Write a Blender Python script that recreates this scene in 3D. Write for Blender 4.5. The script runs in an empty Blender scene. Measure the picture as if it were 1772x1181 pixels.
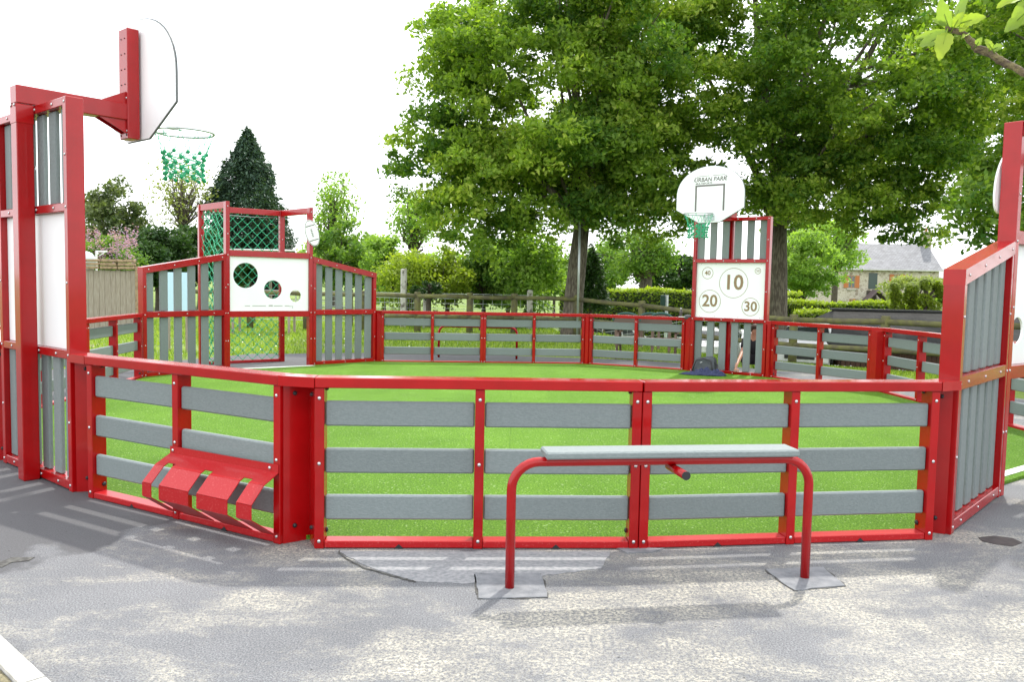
import bpy, bmesh, math, random
import numpy as np
from mathutils import Vector, Matrix, Euler
R=math.radians
S=bpy.context.scene
COL=S.collection
random.seed(5)
# ------------------------------------------------------------------ camera, sky, sun, exposure
F=1440.0; PITCH=0.0685322; ROLL=0.0194523; EYE=1.55356
cam=bpy.data.cameras.new('camera'); camo=bpy.data.objects.new('camera',cam); COL.objects.link(camo)
cam.sensor_width=36; cam.lens=F/1772*36; cam.clip_start=0.05; cam.clip_end=2000
cr,sr=math.cos(ROLL),math.sin(ROLL); cp,sp=math.cos(PITCH),math.sin(PITCH)
right0=Vector((1,0,0)); up0=Vector((0,sp,cp)); fwd=Vector((0,cp,-sp))
rx=right0*cr+up0*sr; ux=-right0*sr+up0*cr
Mx=Matrix((( rx.x,ux.x,-fwd.x),(rx.y,ux.y,-fwd.y),(rx.z,ux.z,-fwd.z))).to_4x4()
Mx.translation=Vector((0,0,EYE)); camo.matrix_world=Mx
S.camera=camo
SUN_EL=R(56); SUN_AZ=math.atan2(0.42,0.9)      # azimuth from +Y towards +X
world=bpy.data.worlds.new("World"); S.world=world; world.use_nodes=True
wn=world.node_tree; wn.nodes.clear()
def N(nt,t,**k):
    n=nt.nodes.new(t)
    for a,b in k.items(): setattr(n,a,b)
    return n
sky=N(wn,'ShaderNodeTexSky',sky_type='NISHITA',sun_disc=False,sun_elevation=SUN_EL,sun_rotation=SUN_AZ)
tc=N(wn,'ShaderNodeTexCoord'); mp=N(wn,'ShaderNodeMapping'); mp.inputs['Scale'].default_value=(1,1,3)
nz=N(wn,'ShaderNodeTexNoise'); nz.inputs['Scale'].default_value=2.2; nz.inputs['Detail'].default_value=7
cra=N(wn,'ShaderNodeValToRGB'); cra.color_ramp.elements[0].position=.30; cra.color_ramp.elements[0].color=(.55,.55,.55,1)
cra.color_ramp.elements[1].position=.55
mix=N(wn,'ShaderNodeMixRGB'); mix.inputs[2].default_value=(11.0,11.2,11.5,1)
bg=N(wn,'ShaderNodeBackground'); bg.inputs[1].default_value=.135; wo=N(wn,'ShaderNodeOutputWorld')
L=wn.links.new
L(tc.outputs['Generated'],mp.inputs[0]); L(mp.outputs[0],nz.inputs[0]); L(nz.outputs[0],cra.inputs[0]); L(cra.outputs[0],mix.inputs[0])
L(sky.outputs[0],mix.inputs[1]); L(mix.outputs[0],bg.inputs[0]); L(bg.outputs[0],wo.inputs[0])
sun=bpy.data.lights.new('sun','SUN'); sun.energy=2.5; sun.angle=R(1.6); sun.color=(1,.95,.87)
suno=bpy.data.objects.new('sun',sun); COL.objects.link(suno)
sd=Vector((math.sin(SUN_AZ)*math.cos(SUN_EL),math.cos(SUN_AZ)*math.cos(SUN_EL),math.sin(SUN_EL)))
suno.rotation_euler=sd.to_track_quat('Z','Y').to_euler(); suno.location=(0,0,30)
S.view_settings.view_transform='Standard'; S.view_settings.look='None'; S.view_settings.exposure=.74; S.view_settings.gamma=1
S.render.engine='CYCLES'; S.render.resolution_x=1024; S.render.resolution_y=683
S.cycles.max_bounces=8; S.cycles.transparent_max_bounces=8
try: S.cycles.use_denoising=True
except Exception: pass

def at(px,py,Y):   # world point seen at photo pixel, at distance Y
    x=(px-886)/F; y=-(py-590.5)/F
    u=x*cr-y*sr; v=x*sr+y*cr
    r=Vector((u,cp+v*sp,-sp+v*cp)); t=Y/r.y
    return Vector((r.x*t,Y,EYE+r.z*t))

# ------------------------------------------------------------------ materials
def M(name,color,rough=.5,metal=0,c2=None,scale=5,bump=0,bscale=60,detail=4,spec=.5,coat=0,lo=.35,hi=.65,stretch=None,trans=0,emis=None):
    m=bpy.data.materials.new(name); m.use_nodes=True; nt=m.node_tree; b=nt.nodes['Principled BSDF']
    b.inputs['Base Color'].default_value=(*color,1); b.inputs['Roughness'].default_value=rough; b.inputs['Metallic'].default_value=metal
    b.inputs['Specular IOR Level'].default_value=spec; b.inputs['Coat Weight'].default_value=coat; b.inputs['Coat Roughness'].default_value=.08
    t=N(nt,'ShaderNodeTexCoord'); src=t.outputs['Object']
    if stretch:
        mpp=N(nt,'ShaderNodeMapping'); mpp.inputs['Scale'].default_value=stretch; nt.links.new(src,mpp.inputs[0]); src=mpp.outputs[0]
    if c2:
        n=N(nt,'ShaderNodeTexNoise'); n.inputs['Scale'].default_value=scale; n.inputs['Detail'].default_value=detail
        r=N(nt,'ShaderNodeValToRGB'); r.color_ramp.elements[0].position=lo; r.color_ramp.elements[1].position=hi
        r.color_ramp.elements[0].color=(*color,1); r.color_ramp.elements[1].color=(*c2,1)
        nt.links.new(src,n.inputs[0]); nt.links.new(n.outputs[0],r.inputs[0]); nt.links.new(r.outputs[0],b.inputs['Base Color'])
    if bump:
        n=N(nt,'ShaderNodeTexNoise'); n.inputs['Scale'].default_value=bscale; n.inputs['Detail'].default_value=5
        bp=N(nt,'ShaderNodeBump'); bp.inputs['Strength'].default_value=bump; bp.inputs['Distance'].default_value=.01
        nt.links.new(src,n.inputs[0]); nt.links.new(n.outputs[0],bp.inputs['Height']); nt.links.new(bp.outputs[0],b.inputs['Normal'])
    return m
def vary(m,lo,hi):      # each board a slightly different tone
    nt=m.node_tree; b=nt.nodes['Principled BSDF']; src=b.inputs['Base Color'].links[0].from_socket
    oi=N(nt,'ShaderNodeObjectInfo'); mr=N(nt,'ShaderNodeMapRange'); mr.inputs[3].default_value=lo; mr.inputs[4].default_value=hi; nt.links.new(oi.outputs['Random'],mr.inputs[0])
    h=N(nt,'ShaderNodeHueSaturation'); nt.links.new(mr.outputs[0],h.inputs['Value']); nt.links.new(src,h.inputs['Color']); nt.links.new(h.outputs[0],b.inputs['Base Color'])
RED=M('red_paint',(.355,.0015,.003),.25,c2=(.31,.0012,.002),scale=7,coat=.38,spec=.28)
REDW=M('worn_red_paint',(.37,.003,.006),.38,c2=(.5,.10,.09),scale=110,detail=9,coat=.15,spec=.35,lo=.58,hi=.80)
BOARD=M('grey_board',(.155,.188,.188),.6,c2=(.185,.218,.217),scale=110,detail=6,bump=.3,bscale=180,stretch=(.45,1,1))
SLAT=M('grey_slat',(.155,.188,.188),.6,c2=(.185,.218,.217),scale=110,detail=6,bump=.3,bscale=180,stretch=(1,1,.45))
vary(BOARD,.88,1.08); vary(SLAT,.86,1.08); vary(RED,.93,1.05)
WHITE=M('white_panel',(.85,.875,.88),.35,c2=(.81,.84,.85),scale=2)
STEEL=M('steel',(.55,.55,.56),.25,.9)
GALV=M('galvanised',(.45,.50,.52),.4,.6,c2=(.6,.63,.64),scale=30)
BLACKR=M('black_rubber',(.015,.015,.018),.45)
GREY_INK=M('grey_ink',(.14,.13,.125),.5)
TAN_INK=M('tan_ink',(.25,.17,.09),.5)
ROPE_LT=M('green_rope',(.03,.42,.22),.5)
KNOT=M('green_knot',(.004,.30,.12),.4)
WLOG=M('mossy_log',(.10,.09,.055),.85,c2=(.16,.16,.05),scale=6,bump=.6,bscale=30)
GREYWOOD=M('weathered_wood',(.24,.20,.155),.85,c2=(.34,.30,.25),scale=7,bump=.4,bscale=60,stretch=(8,8,.6))
OLDWOOD=M('light_wood',(.32,.23,.14),.85,c2=(.14,.09,.06),scale=9,bump=.4,bscale=40,lo=.45,hi=.7)
BARK=M('bark',(.075,.06,.045),.9,c2=(.17,.15,.11),scale=7,bump=1.0,bscale=25,stretch=(3,3,.7),lo=.4,hi=.62)
BARKD=M('dark_bark',(.05,.04,.03),.9,c2=(.09,.075,.055),scale=9,bump=.6,bscale=30)
SKIN=M('skin',(.45,.24,.16),.5)
DARKCLOTH=M('black_cloth',(.012,.012,.016),.8,bump=.3,bscale=80)
NAVY=M('navy_cloth',(.02,.028,.075),.85,c2=(.035,.045,.11),scale=12,bump=.6,bscale=20)
BAGM=M('dark_grey_bag',(.035,.045,.05),.6,c2=(.05,.06,.065),scale=20,bump=.3,bscale=200)
SLATE=M('slate',(.20,.205,.22),.6,c2=(.33,.33,.35),scale=.9,bump=.5,bscale=4,detail=8)
CARW=M('white_car_paint',(.75,.76,.77),.2,coat=.6)
GLASS=M('dark_glass',(.03,.035,.04),.06,spec=.8)
TYRE=M('tyre',(.02,.02,.02),.8)
PALEBLUE=M('pale_blue_sheet',(.48,.70,.80),.5)
CONC=M('patch_cement',(.15,.16,.175),.85,c2=(.225,.232,.245),scale=14,bump=.5,bscale=120)
DIRTLINE=M('dark_tar',(.035,.033,.032),.8,c2=(.10,.10,.09),scale=30)

def leafmat(name,c1,c2,trans=.35,rough=.45,c3=None):
    m=bpy.data.materials.new(name); m.use_nodes=True; nt=m.node_tree; b=nt.nodes['Principled BSDF']
    a=N(nt,'ShaderNodeAttribute',attribute_name='tint'); r=N(nt,'ShaderNodeValToRGB')
    r.color_ramp.elements[0].color=(*c1,1); r.color_ramp.elements[1].color=(*c2,1)
    if c3:
        e=r.color_ramp.elements.new(.93); e.color=(*c2,1); r.color_ramp.elements[-1].color=(*c3,1)
    nt.links.new(a.outputs['Fac'],r.inputs[0]); nt.links.new(r.outputs[0],b.inputs['Base Color'])
    b.inputs['Roughness'].default_value=rough; b.inputs['Specular IOR Level'].default_value=.2
    t=N(nt,'ShaderNodeBsdfTranslucent'); mx=N(nt,'ShaderNodeMixShader'); mx.inputs[0].default_value=trans
    g=N(nt,'ShaderNodeMixRGB',blend_type='MULTIPLY'); g.inputs[0].default_value=1; g.inputs[2].default_value=(1.5,1.6,.5,1)
    nt.links.new(r.outputs[0],g.inputs[1]); nt.links.new(g.outputs[0],t.inputs[0])
    o=nt.nodes['Material Output']; nt.links.new(b.outputs[0],mx.inputs[1]); nt.links.new(t.outputs[0],mx.inputs[2]); nt.links.new(mx.outputs[0],o.inputs[0])
    return m
LEAF_MAPLE=leafmat('maple_leaf',(.065,.15,.028),(.27,.385,.055),.5,c3=(.40,.48,.10))
LEAF_MAPLE2=leafmat('maple_leaf_b',(.06,.145,.028),(.245,.355,.05),.5,c3=(.38,.46,.10))
LEAF_LIGHT=leafmat('light_leaf',(.13,.24,.05),(.32,.46,.11),.5)
LEAF_YEL=leafmat('yellow_green_leaf',(.15,.23,.03),(.34,.42,.06),.45)
LEAF_MID=leafmat('mid_leaf',(.07,.16,.035),(.21,.32,.07),.45)
LEAF_DARK=leafmat('dark_leaf',(.02,.055,.018),(.06,.12,.03),.25)
LEAF_CONIF=leafmat('conifer_leaf',(.03,.065,.045),(.085,.14,.09),.2)
LEAF_HOLM=leafmat('holm_leaf',(.05,.085,.03),(.20,.24,.11),.3)
LEAF_PALE=leafmat('pale_leaf',(.18,.23,.07),(.32,.36,.14),.4)
LEAF_LILAC=leafmat('lilac_leaf',(.35,.18,.38),(.60,.38,.60),.3)
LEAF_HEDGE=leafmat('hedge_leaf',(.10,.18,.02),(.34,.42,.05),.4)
LEAF_APPLE=leafmat('apple_leaf',(.17,.26,.09),(.34,.43,.06),.5,.5)
GRASSB=leafmat('grass_blade',(.10,.19,.02),(.34,.44,.08),.4,.6)

def node_mat(name):
    m=bpy.data.materials.new(name); m.use_nodes=True; return m,m.node_tree,m.node_tree.nodes['Principled BSDF']
def ramp(nt,src,stops):
    r=N(nt,'ShaderNodeValToRGB'); el=r.color_ramp.elements
    while len(el)<len(stops): el.new(.5)
    for e,(p,c) in zip(el,stops): e.position=p; e.color=(*c,1) if len(c)==3 else c
    nt.links.new(src,r.inputs[0]); return r.outputs[0]
def noise(nt,scale,detail=5,src=None,rough=.5,dist=0):
    n=N(nt,'ShaderNodeTexNoise'); n.inputs['Scale'].default_value=scale; n.inputs['Detail'].default_value=detail; n.inputs['Roughness'].default_value=rough; n.inputs['Distortion'].default_value=dist
    if src: nt.links.new(src,n.inputs[0])
    return n.outputs[0]
def mixc(nt,f,a,b,bt='MIX'):
    n=N(nt,'ShaderNodeMixRGB',blend_type=bt)
    for i,v in enumerate((f,a,b)):
        if isinstance(v,(int,float)): n.inputs[i].default_value=v
        elif isinstance(v,tuple): n.inputs[i].default_value=(*v,1)
        else: nt.links.new(v,n.inputs[i])
    return n.outputs[0]
def addbump(nt,b,h,strength,dist=.01):
    n=N(nt,'ShaderNodeBump'); n.inputs['Strength'].default_value=strength; n.inputs['Distance'].default_value=dist
    nt.links.new(h,n.inputs['Height']); nt.links.new(n.outputs[0],b.inputs['Normal'])
K=((0,0,0),(1,1,1))
def asphalt_mat():
    m,nt,b=node_mat('asphalt'); g=N(nt,'ShaderNodeTexCoord').outputs['Object']
    base=ramp(nt,noise(nt,.9,5,g,.6),[(.3,(.12,.125,.134)),(.7,(.18,.185,.193))])
    fine=noise(nt,125,5,g,.75)
    base=mixc(nt,1,base,ramp(nt,fine,[(.36,(.38,.38,.40)),(.5,(.92,.92,.92)),(.62,(1.65,1.65,1.65))]),'MULTIPLY')
    # pale sandy dust lying in the texture of the surface
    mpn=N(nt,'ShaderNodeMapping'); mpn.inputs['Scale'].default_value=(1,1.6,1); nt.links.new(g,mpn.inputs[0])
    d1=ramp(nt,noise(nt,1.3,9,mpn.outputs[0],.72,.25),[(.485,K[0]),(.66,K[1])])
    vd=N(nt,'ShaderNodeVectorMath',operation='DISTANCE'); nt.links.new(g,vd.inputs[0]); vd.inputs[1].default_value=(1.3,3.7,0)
    md=N(nt,'ShaderNodeMapRange'); md.inputs[1].default_value=.4; md.inputs[2].default_value=3.6; md.inputs[3].default_value=.075; md.inputs[4].default_value=-.03; nt.links.new(vd.outputs['Value'],md.inputs[0])  # dust thickened round the bench to paint its sunlit brightness into the colour
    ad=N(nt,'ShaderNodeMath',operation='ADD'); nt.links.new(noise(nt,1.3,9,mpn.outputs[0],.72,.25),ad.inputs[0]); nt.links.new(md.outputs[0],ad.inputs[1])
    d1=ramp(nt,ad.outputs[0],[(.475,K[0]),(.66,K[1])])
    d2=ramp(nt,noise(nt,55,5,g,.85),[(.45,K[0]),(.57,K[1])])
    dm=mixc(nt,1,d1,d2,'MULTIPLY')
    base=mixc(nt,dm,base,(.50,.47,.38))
    # darker area of tarmac on the left, with an irregular edge
    sx=N(nt,'ShaderNodeSeparateXYZ'); nt.links.new(g,sx.inputs[0])
    ma=N(nt,'ShaderNodeMath',operation='MULTIPLY_ADD'); nt.links.new(sx.outputs[0],ma.inputs[0]); ma.inputs[1].default_value=-.62; 
    mb=N(nt,'ShaderNodeMath',operation='MULTIPLY'); nt.links.new(sx.outputs[1],mb.inputs[0]); mb.inputs[1].default_value=.35
    nt.links.new(mb.outputs[0],ma.inputs[2])
    nn=N(nt,'ShaderNodeMath',operation='MULTIPLY_ADD'); nt.links.new(noise(nt,2.2,6,g),nn.inputs[0]); nn.inputs[1].default_value=1.1; nt.links.new(ma.outputs[0],nn.inputs[2])
    dk=ramp(nt,nn.outputs[0],[(.0,K[0]),(1,K[1])]); 
    mr=N(nt,'ShaderNodeMapRange'); mr.inputs[1].default_value=3.72; mr.inputs[2].default_value=3.80; nt.links.new(nn.outputs[0],mr.inputs[0])
    base=mixc(nt,mr.outputs[0],base,ramp(nt,noise(nt,120,3,g,.7),[(.3,(.05,.051,.056)),(.7,(.115,.116,.122))]))
    vor=N(nt,'ShaderNodeTexVoronoi'); vor.inputs['Scale'].default_value=7; nt.links.new(g,vor.inputs[0])
    sp=ramp(nt,vor.outputs['Distance'],[(.02,(.15,.15,.15)),(.05,K[1])])
    base=mixc(nt,1,base,sp,'MULTIPLY')
    nt.links.new(base,b.inputs['Base Color']); b.inputs['Roughness'].default_value=.82; addbump(nt,b,fine,.7,.006); return m
def turf_mat():
    # rolled strips about two metres wide with faintly different pile
    m,nt,b=node_mat('artificial_turf'); g=N(nt,'ShaderNodeTexCoord').outputs['Object']
    a=ramp(nt,noise(nt,.8,3,g),[(.3,(.115,.25,.018)),(.7,(.15,.305,.026))])
    sx=N(nt,'ShaderNodeSeparateXYZ'); nt.links.new(g,sx.inputs[0]); md=N(nt,'ShaderNodeMath',operation='PINGPONG'); md.inputs[1].default_value=2.0; nt.links.new(sx.outputs[0],md.inputs[0])
    a=mixc(nt,1,a,ramp(nt,md.outputs[0],[(.0,(.80,.82,.8)),(.012,(1,1,1)),(.49,(1,1,1)),(.51,(.93,.95,.93))]),'MULTIPLY')
    a=mixc(nt,1,a,ramp(nt,noise(nt,2.6,6,g,.7),[(.30,(.86,.88,.84)),(.6,(1.05,1.04,1.05))]),'MULTIPLY')
    f=noise(nt,70,4,g,.85); a=mixc(nt,1,a,ramp(nt,f,[(.36,(.22,.33,.2)),(.5,(.85,.9,.8)),(.64,(1.75,1.6,2.2))]),'MULTIPLY')
    s=ramp(nt,noise(nt,48,2,g,.5),[(.65,K[0]),(.70,K[1])]); a=mixc(nt,mixc(nt,.55,(0,0,0),s),a,(.50,.66,.34))
    nt.links.new(a,b.inputs['Base Color']); b.inputs['Roughness'].default_value=.7; b.inputs['Specular IOR Level'].default_value=.12; addbump(nt,b,f,1,.02); return m
def ground_mat():
    m,nt,b=node_mat('grass_ground'); g=N(nt,'ShaderNodeTexCoord').outputs['Object']
    a=ramp(nt,noise(nt,.35,6,g,.6),[(.3,(.10,.165,.022)),(.7,(.19,.27,.04))])
    a=mixc(nt,.8,a,ramp(nt,noise(nt,22,4,g,.7),[(.3,(.45,.5,.4)),(.6,(1.2,1.2,1.1))]),'MULTIPLY')
    d=ramp(nt,noise(nt,.55,7,g,.65),[(.56,K[0]),(.64,K[1])])
    # worn earth close to the playground only
    sx=N(nt,'ShaderNodeSeparateXYZ'); nt.links.new(g,sx.inputs[0])
    mr=N(nt,'ShaderNodeMapRange'); mr.inputs[1].default_value=24; mr.inputs[2].default_value=18; nt.links.new(sx.outputs[1],mr.inputs[0])
    d=mixc(nt,1,d,mr.outputs[0],'MULTIPLY')
    a=mixc(nt,d,a,(.30,.25,.17))
    nt.links.new(a,b.inputs['Base Color']); b.inputs['Roughness'].default_value=.9; addbump(nt,b,noise(nt,22,4,g),.8,.05); return m
def stone_mat():
    m,nt,b=node_mat('rubble_stone'); g=N(nt,'ShaderNodeTexCoord').outputs['Object']
    v=N(nt,'ShaderNodeTexVoronoi'); v.inputs['Scale'].default_value=3.0; nt.links.new(g,v.inputs[0])
    c=ramp(nt,v.outputs['Color'],[(.1,(.24,.20,.15)),(.5,(.36,.32,.25)),(.9,(.48,.44,.36))])
    v2=N(nt,'ShaderNodeTexVoronoi',feature='DISTANCE_TO_EDGE'); v2.inputs['Scale'].default_value=3.0; nt.links.new(g,v2.inputs[0])
    c=mixc(nt,ramp(nt,v2.outputs[0],[(.02,K[0]),(.08,K[1])]),(.5,.47,.40),c)
    nt.links.new(c,b.inputs['Base Color']); b.inputs['Roughness'].default_value=.9; addbump(nt,b,v2.outputs[0],.6,.05); return m
def tile_mat(name,c1,c2,rough,sx,sy):
    m,nt,b=node_mat(name); g=N(nt,'ShaderNodeTexCoord').outputs['UV']
    br=N(nt,'ShaderNodeTexBrick'); br.inputs['Scale'].default_value=1; br.inputs['Brick Width'].default_value=sx; br.inputs['Row Height'].default_value=sy
    br.inputs['Mortar Size'].default_value=.012; br.inputs['Color1'].default_value=(*c1,1); br.inputs['Color2'].default_value=(*c2,1); br.inputs['Mortar'].default_value=(c1[0]*.4,c1[1]*.4,c1[2]*.4,1)
    nt.links.new(g,br.inputs[0]); c=mixc(nt,.6,br.outputs[0],ramp(nt,noise(nt,1.3,6,g),[(.3,(.65,.65,.65)),(.7,(1.25,1.25,1.25))]),'MULTIPLY')
    nt.links.new(c,b.inputs['Base Color']); b.inputs['Roughness'].default_value=rough; addbump(nt,b,br.outputs['Fac'],-1,.02); return m
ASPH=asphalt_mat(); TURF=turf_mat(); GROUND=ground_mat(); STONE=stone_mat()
SHEDROOF=tile_mat('shed_slate',(.012,.0125,.013),(.028,.028,.027),.75,.32,.2); SHEDROOF.node_tree.nodes['Principled BSDF'].inputs['Specular IOR Level'].default_value=.12
HOUSEROOF=tile_mat('house_slate',(.14,.145,.16),(.19,.195,.21),.6,.35,.25)

# ------------------------------------------------------------------ mesh builder
class MB:
    def __init__(s): s.v=[];s.f=[];s.m=[];s.uv=None
    def add(s,vs,fs,mi=0):
        o=len(s.v); s.v+= [tuple(v) for v in vs]; s.f+= [tuple(i+o for i in f) for f in fs]; s.m+=[mi]*len(fs)
    def box(s,x0,x1,y0,y1,z0,z1,c=.004,mi=0,mat=None):
        cx,cy,cz=(x0+x1)/2,(y0+y1)/2,(z0+z1)/2; a,b,d=abs(x1-x0)/2,abs(y1-y0)/2,abs(z1-z0)/2; c=min(c,a*.45,b*.45,d*.45)
        vs=[];idx={}
        for sx in(-1,1):
            for sy in(-1,1):
                for sz in(-1,1):
                    for k,p in enumerate(((sx*a,sy*(b-c),sz*(d-c)),(sx*(a-c),sy*b,sz*(d-c)),(sx*(a-c),sy*(b-c),sz*d))):
                        idx[sx,sy,sz,k]=len(vs); q=Vector((cx+p[0],cy+p[1],cz+p[2])); vs.append(mat@q if mat else q)
        I=idx; fs=[]
        for sg in(-1,1):
            q=[(-1,-1),(1,-1),(1,1),(-1,1)]
            if sg<0:q=q[::-1]
            fs.append([I[sg,u,w,0] for u,w in q]); fs.append([I[u,sg,w,1] for u,w in q[::-1]]); fs.append([I[u,w,sg,2] for u,w in q])
        for u in(-1,1):
            for w in(-1,1):
                e=[I[u,w,-1,0],I[u,w,-1,1],I[u,w,1,1],I[u,w,1,0]]; fs.append(e if u*w>0 else e[::-1])
                e=[I[u,-1,w,0],I[u,1,w,0],I[u,1,w,2],I[u,-1,w,2]]; fs.append(e if u*w>0 else e[::-1])
                e=[I[-1,u,w,1],I[-1,u,w,2],I[1,u,w,2],I[1,u,w,1]]; fs.append(e if u*w>0 else e[::-1])
                for t in(-1,1):
                    e=[I[u,w,t,0],I[u,w,t,1],I[u,w,t,2]]; fs.append(e if u*w*t>0 else e[::-1])
        s.add(vs,fs,mi); return s
    def beam(s,p,q,w,h,c=.004,mi=0,up=Vector((0,0,1)),ext=0):
        p=Vector(p);q=Vector(q);d=q-p;l=d.length;d.normalize(); x=d; y=up.cross(x)
        if y.length<1e-4:y=Vector((0,1,0))
        y.normalize(); z=x.cross(y); m=Matrix((( x.x,y.x,z.x,p.x),(x.y,y.y,z.y,p.y),(x.z,y.z,z.z,p.z),(0,0,0,1)))
        return s.box(-ext,l+ext,-w/2,w/2,-h/2,h/2,c,mi,m)
    def tube(s,pts,rad,n=10,mi=0,cap=True):
        pts=[Vector(p) for p in pts]; R_=[rad]*len(pts) if isinstance(rad,(int,float)) else rad
        vs=[];fs=[]; prev=None
        for i,p in enumerate(pts):
            t=(pts[min(i+1,len(pts)-1)]-pts[max(i-1,0)]).normalized()
            if prev is None:
                a=Vector((0,0,1)) if abs(t.z)<.9 else Vector((1,0,0)); u=t.cross(a).normalized()
            else: u=(prev-t*prev.dot(t)).normalized()
            prev=u; w=t.cross(u)
            for k in range(n):
                an=2*math.pi*k/n; vs.append(p+(u*math.cos(an)+w*math.sin(an))*R_[i])
        for i in range(len(pts)-1):
            for k in range(n):
                a=i*n+k;b=i*n+(k+1)%n; fs.append((a,b,b+n,a+n))
        if cap: fs.append(tuple(range(n))[::-1]); fs.append(tuple((len(pts)-1)*n+k for k in range(n)))
        s.add(vs,fs,mi); return s
    def prism(s,poly,z0,z1,mi=0,mat=None):
        n=len(poly); ar=sum(poly[i][0]*poly[(i+1)%n][1]-poly[(i+1)%n][0]*poly[i][1] for i in range(n))
        if ar<0: poly=poly[::-1]
        vs=[Vector((x,y,z0)) for x,y in poly]+[Vector((x,y,z1)) for x,y in poly]
        if mat: vs=[mat@v for v in vs]
        s.add(vs,[tuple(range(n))[::-1],tuple(range(n,2*n))]+[(i,(i+1)%n,(i+1)%n+n,i+n) for i in range(n)],mi); return s
    def ball(s,c,r,mi=0,seg=8,rings=5,sc=(1,1,1)):
        c=Vector(c); vs=[c+Vector((0,0,r*sc[2]))];fs=[]
        for i in range(1,rings):
            th=math.pi*i/rings
            for k in range(seg):
                ph=2*math.pi*k/seg; vs.append(c+Vector((math.sin(th)*math.cos(ph)*r*sc[0],math.sin(th)*math.sin(ph)*r*sc[1],math.cos(th)*r*sc[2])))
        vs.append(c-Vector((0,0,r*sc[2])))
        for k in range(seg): fs.append((0,1+k,1+(k+1)%seg))
        for i in range(rings-2):
            for k in range(seg):
                a=1+i*seg+k;b=1+i*seg+(k+1)%seg; fs.append((a,a+seg,b+seg,b))
        e=len(vs)-1;o=1+(rings-2)*seg
        for k in range(seg): fs.append((o+k,e,o+(k+1)%seg))
        s.add(vs,fs,mi); return s
    def build(s,name,mat,parent=None,smooth=False):
        me=bpy.data.meshes.new(name); me.from_pydata(s.v,[],s.f); me.update()
        for m in (mat if isinstance(mat,(list,tuple)) else [mat]): me.materials.append(m)
        if isinstance(mat,(list,tuple)): me.polygons.foreach_set('material_index',s.m)
        if smooth: me.polygons.foreach_set('use_smooth',[True]*len(me.polygons))
        return link(name,me,parent)
def link(name,me,parent=None):
    o=bpy.data.objects.new(name,me); COL.objects.link(o)
    if parent: o.parent=parent
    return o
def tag(o,label,cat=None,group=None,kind=None):
    if label:o['label']=label
    if cat:o['category']=cat
    if group:o['group']=group
    if kind:o['kind']=kind
    return o
def thing(name,label,cat,loc=(0,0,0),rz=0,group=None):
    o=bpy.data.objects.new(name,None); COL.objects.link(o); o.location=loc; o.rotation_euler=(0,0,rz); o.empty_display_size=.2
    return tag(o,label,cat,group)
def smooth_by_angle(o): 
    for p in o.data.polygons: p.use_smooth=True
    return o
def frame(P0,P1):
    d=Vector((P1[0]-P0[0],P1[1]-P0[1])); return math.atan2(d.y,d.x),d.length
def text_mesh(name,body,size,mat,parent,loc,rot,extrude=.001,bold=0,align='CENTER',sx=1,shear=0):
    cu=bpy.data.curves.new(name,'FONT'); cu.body=body; cu.size=size; cu.extrude=extrude; cu.offset=bold; cu.align_x=align; cu.align_y='CENTER'; cu.shear=shear
    cu.resolution_u=3
    t=bpy.data.objects.new('tmp',cu); COL.objects.link(t); bpy.context.view_layer.update()
    me=bpy.data.meshes.new_from_object(t.evaluated_get(bpy.context.evaluated_depsgraph_get())); bpy.data.objects.remove(t); bpy.data.curves.remove(cu)
    me.name=name; me.materials.clear(); me.materials.append(mat)
    o=link(name,me,parent); o.location=loc; o.rotation_euler=rot; o.scale=(sx,1,1); return o
def holed_plate(name,outline,holes,th,mat,parent,plane):   # outline in (u,z); holes (u,z,r); plane(u,v,w)->Vector
    cu=bpy.data.curves.new(name,'CURVE'); cu.dimensions='2D'; cu.fill_mode='BOTH'; cu.extrude=th/2
    def sp(pts):
        s=cu.splines.new('POLY'); s.points.add(len(pts)-1); s.use_cyclic_u=True
        for p,q in zip(s.points,pts): p.co=(q[0],q[1],0,1)
    sp(outline)
    for (u,z,r) in holes: sp([(u+r*math.cos(a*math.pi/24),z+r*math.sin(a*math.pi/24)) for a in range(48)])
    t=bpy.data.objects.new('tmp',cu); COL.objects.link(t); bpy.context.view_layer.update()
    me=bpy.data.meshes.new_from_object(t.evaluated_get(bpy.context.evaluated_depsgraph_get())); bpy.data.objects.remove(t); bpy.data.curves.remove(cu)
    for v in me.vertices: v.co=plane(v.co.x,v.co.y,v.co.z)
    me.materials.clear(); me.materials.append(mat); me.name=name
    return link(name,me,parent)

# ------------------------------------------------------------------ ground
def sstep(t): t=max(0,min(1,t)); return t*t*(3-2*t)
def gz(x,y):
    t=.6*x+.8*y
    a=-.09*max(0,min(t,34)-17)*sstep((x-2)/5)
    b=-1.45*sstep((y-27)/2.5)*sstep((x-1)/2.5)*(1-sstep((y-60)/60))
    h=min(a,b) if y<60 else b-.2
    if y<60 and x<3: h=b
    # gentle rise of the field on the left
    h+= .25*sstep((y-24)/30)*sstep((-x-4)/10)
    return h
xs=[-400,-250,-150,-100,-70]+list(np.arange(-50,-12,2.))+list(np.arange(-12,16,.5))+list(np.arange(16,50,2.))+[60,80,110,160,250,400]
ys=[-60,-30,-15,-8]+list(np.arange(-4,14,2.))+list(np.arange(14,40,.5))+list(np.arange(40,70,2.5))+[75,85,100,120,150,200,300,500,900]
vs=[];fs=[]
for y in ys:
    for x in xs:
        vs.append((x,y,gz(x,y)-.03))
nx=len(xs)
for j in range(len(ys)-1):
    for i in range(nx-1): a=j*nx+i; fs.append((a,a+1,a+1+nx,a+nx))
g=MB(); g.add(vs,fs); tag(g.build('ground',GROUND,smooth=True),'uneven grass ground sloping down on the right behind the playground',kind='structure')
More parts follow.
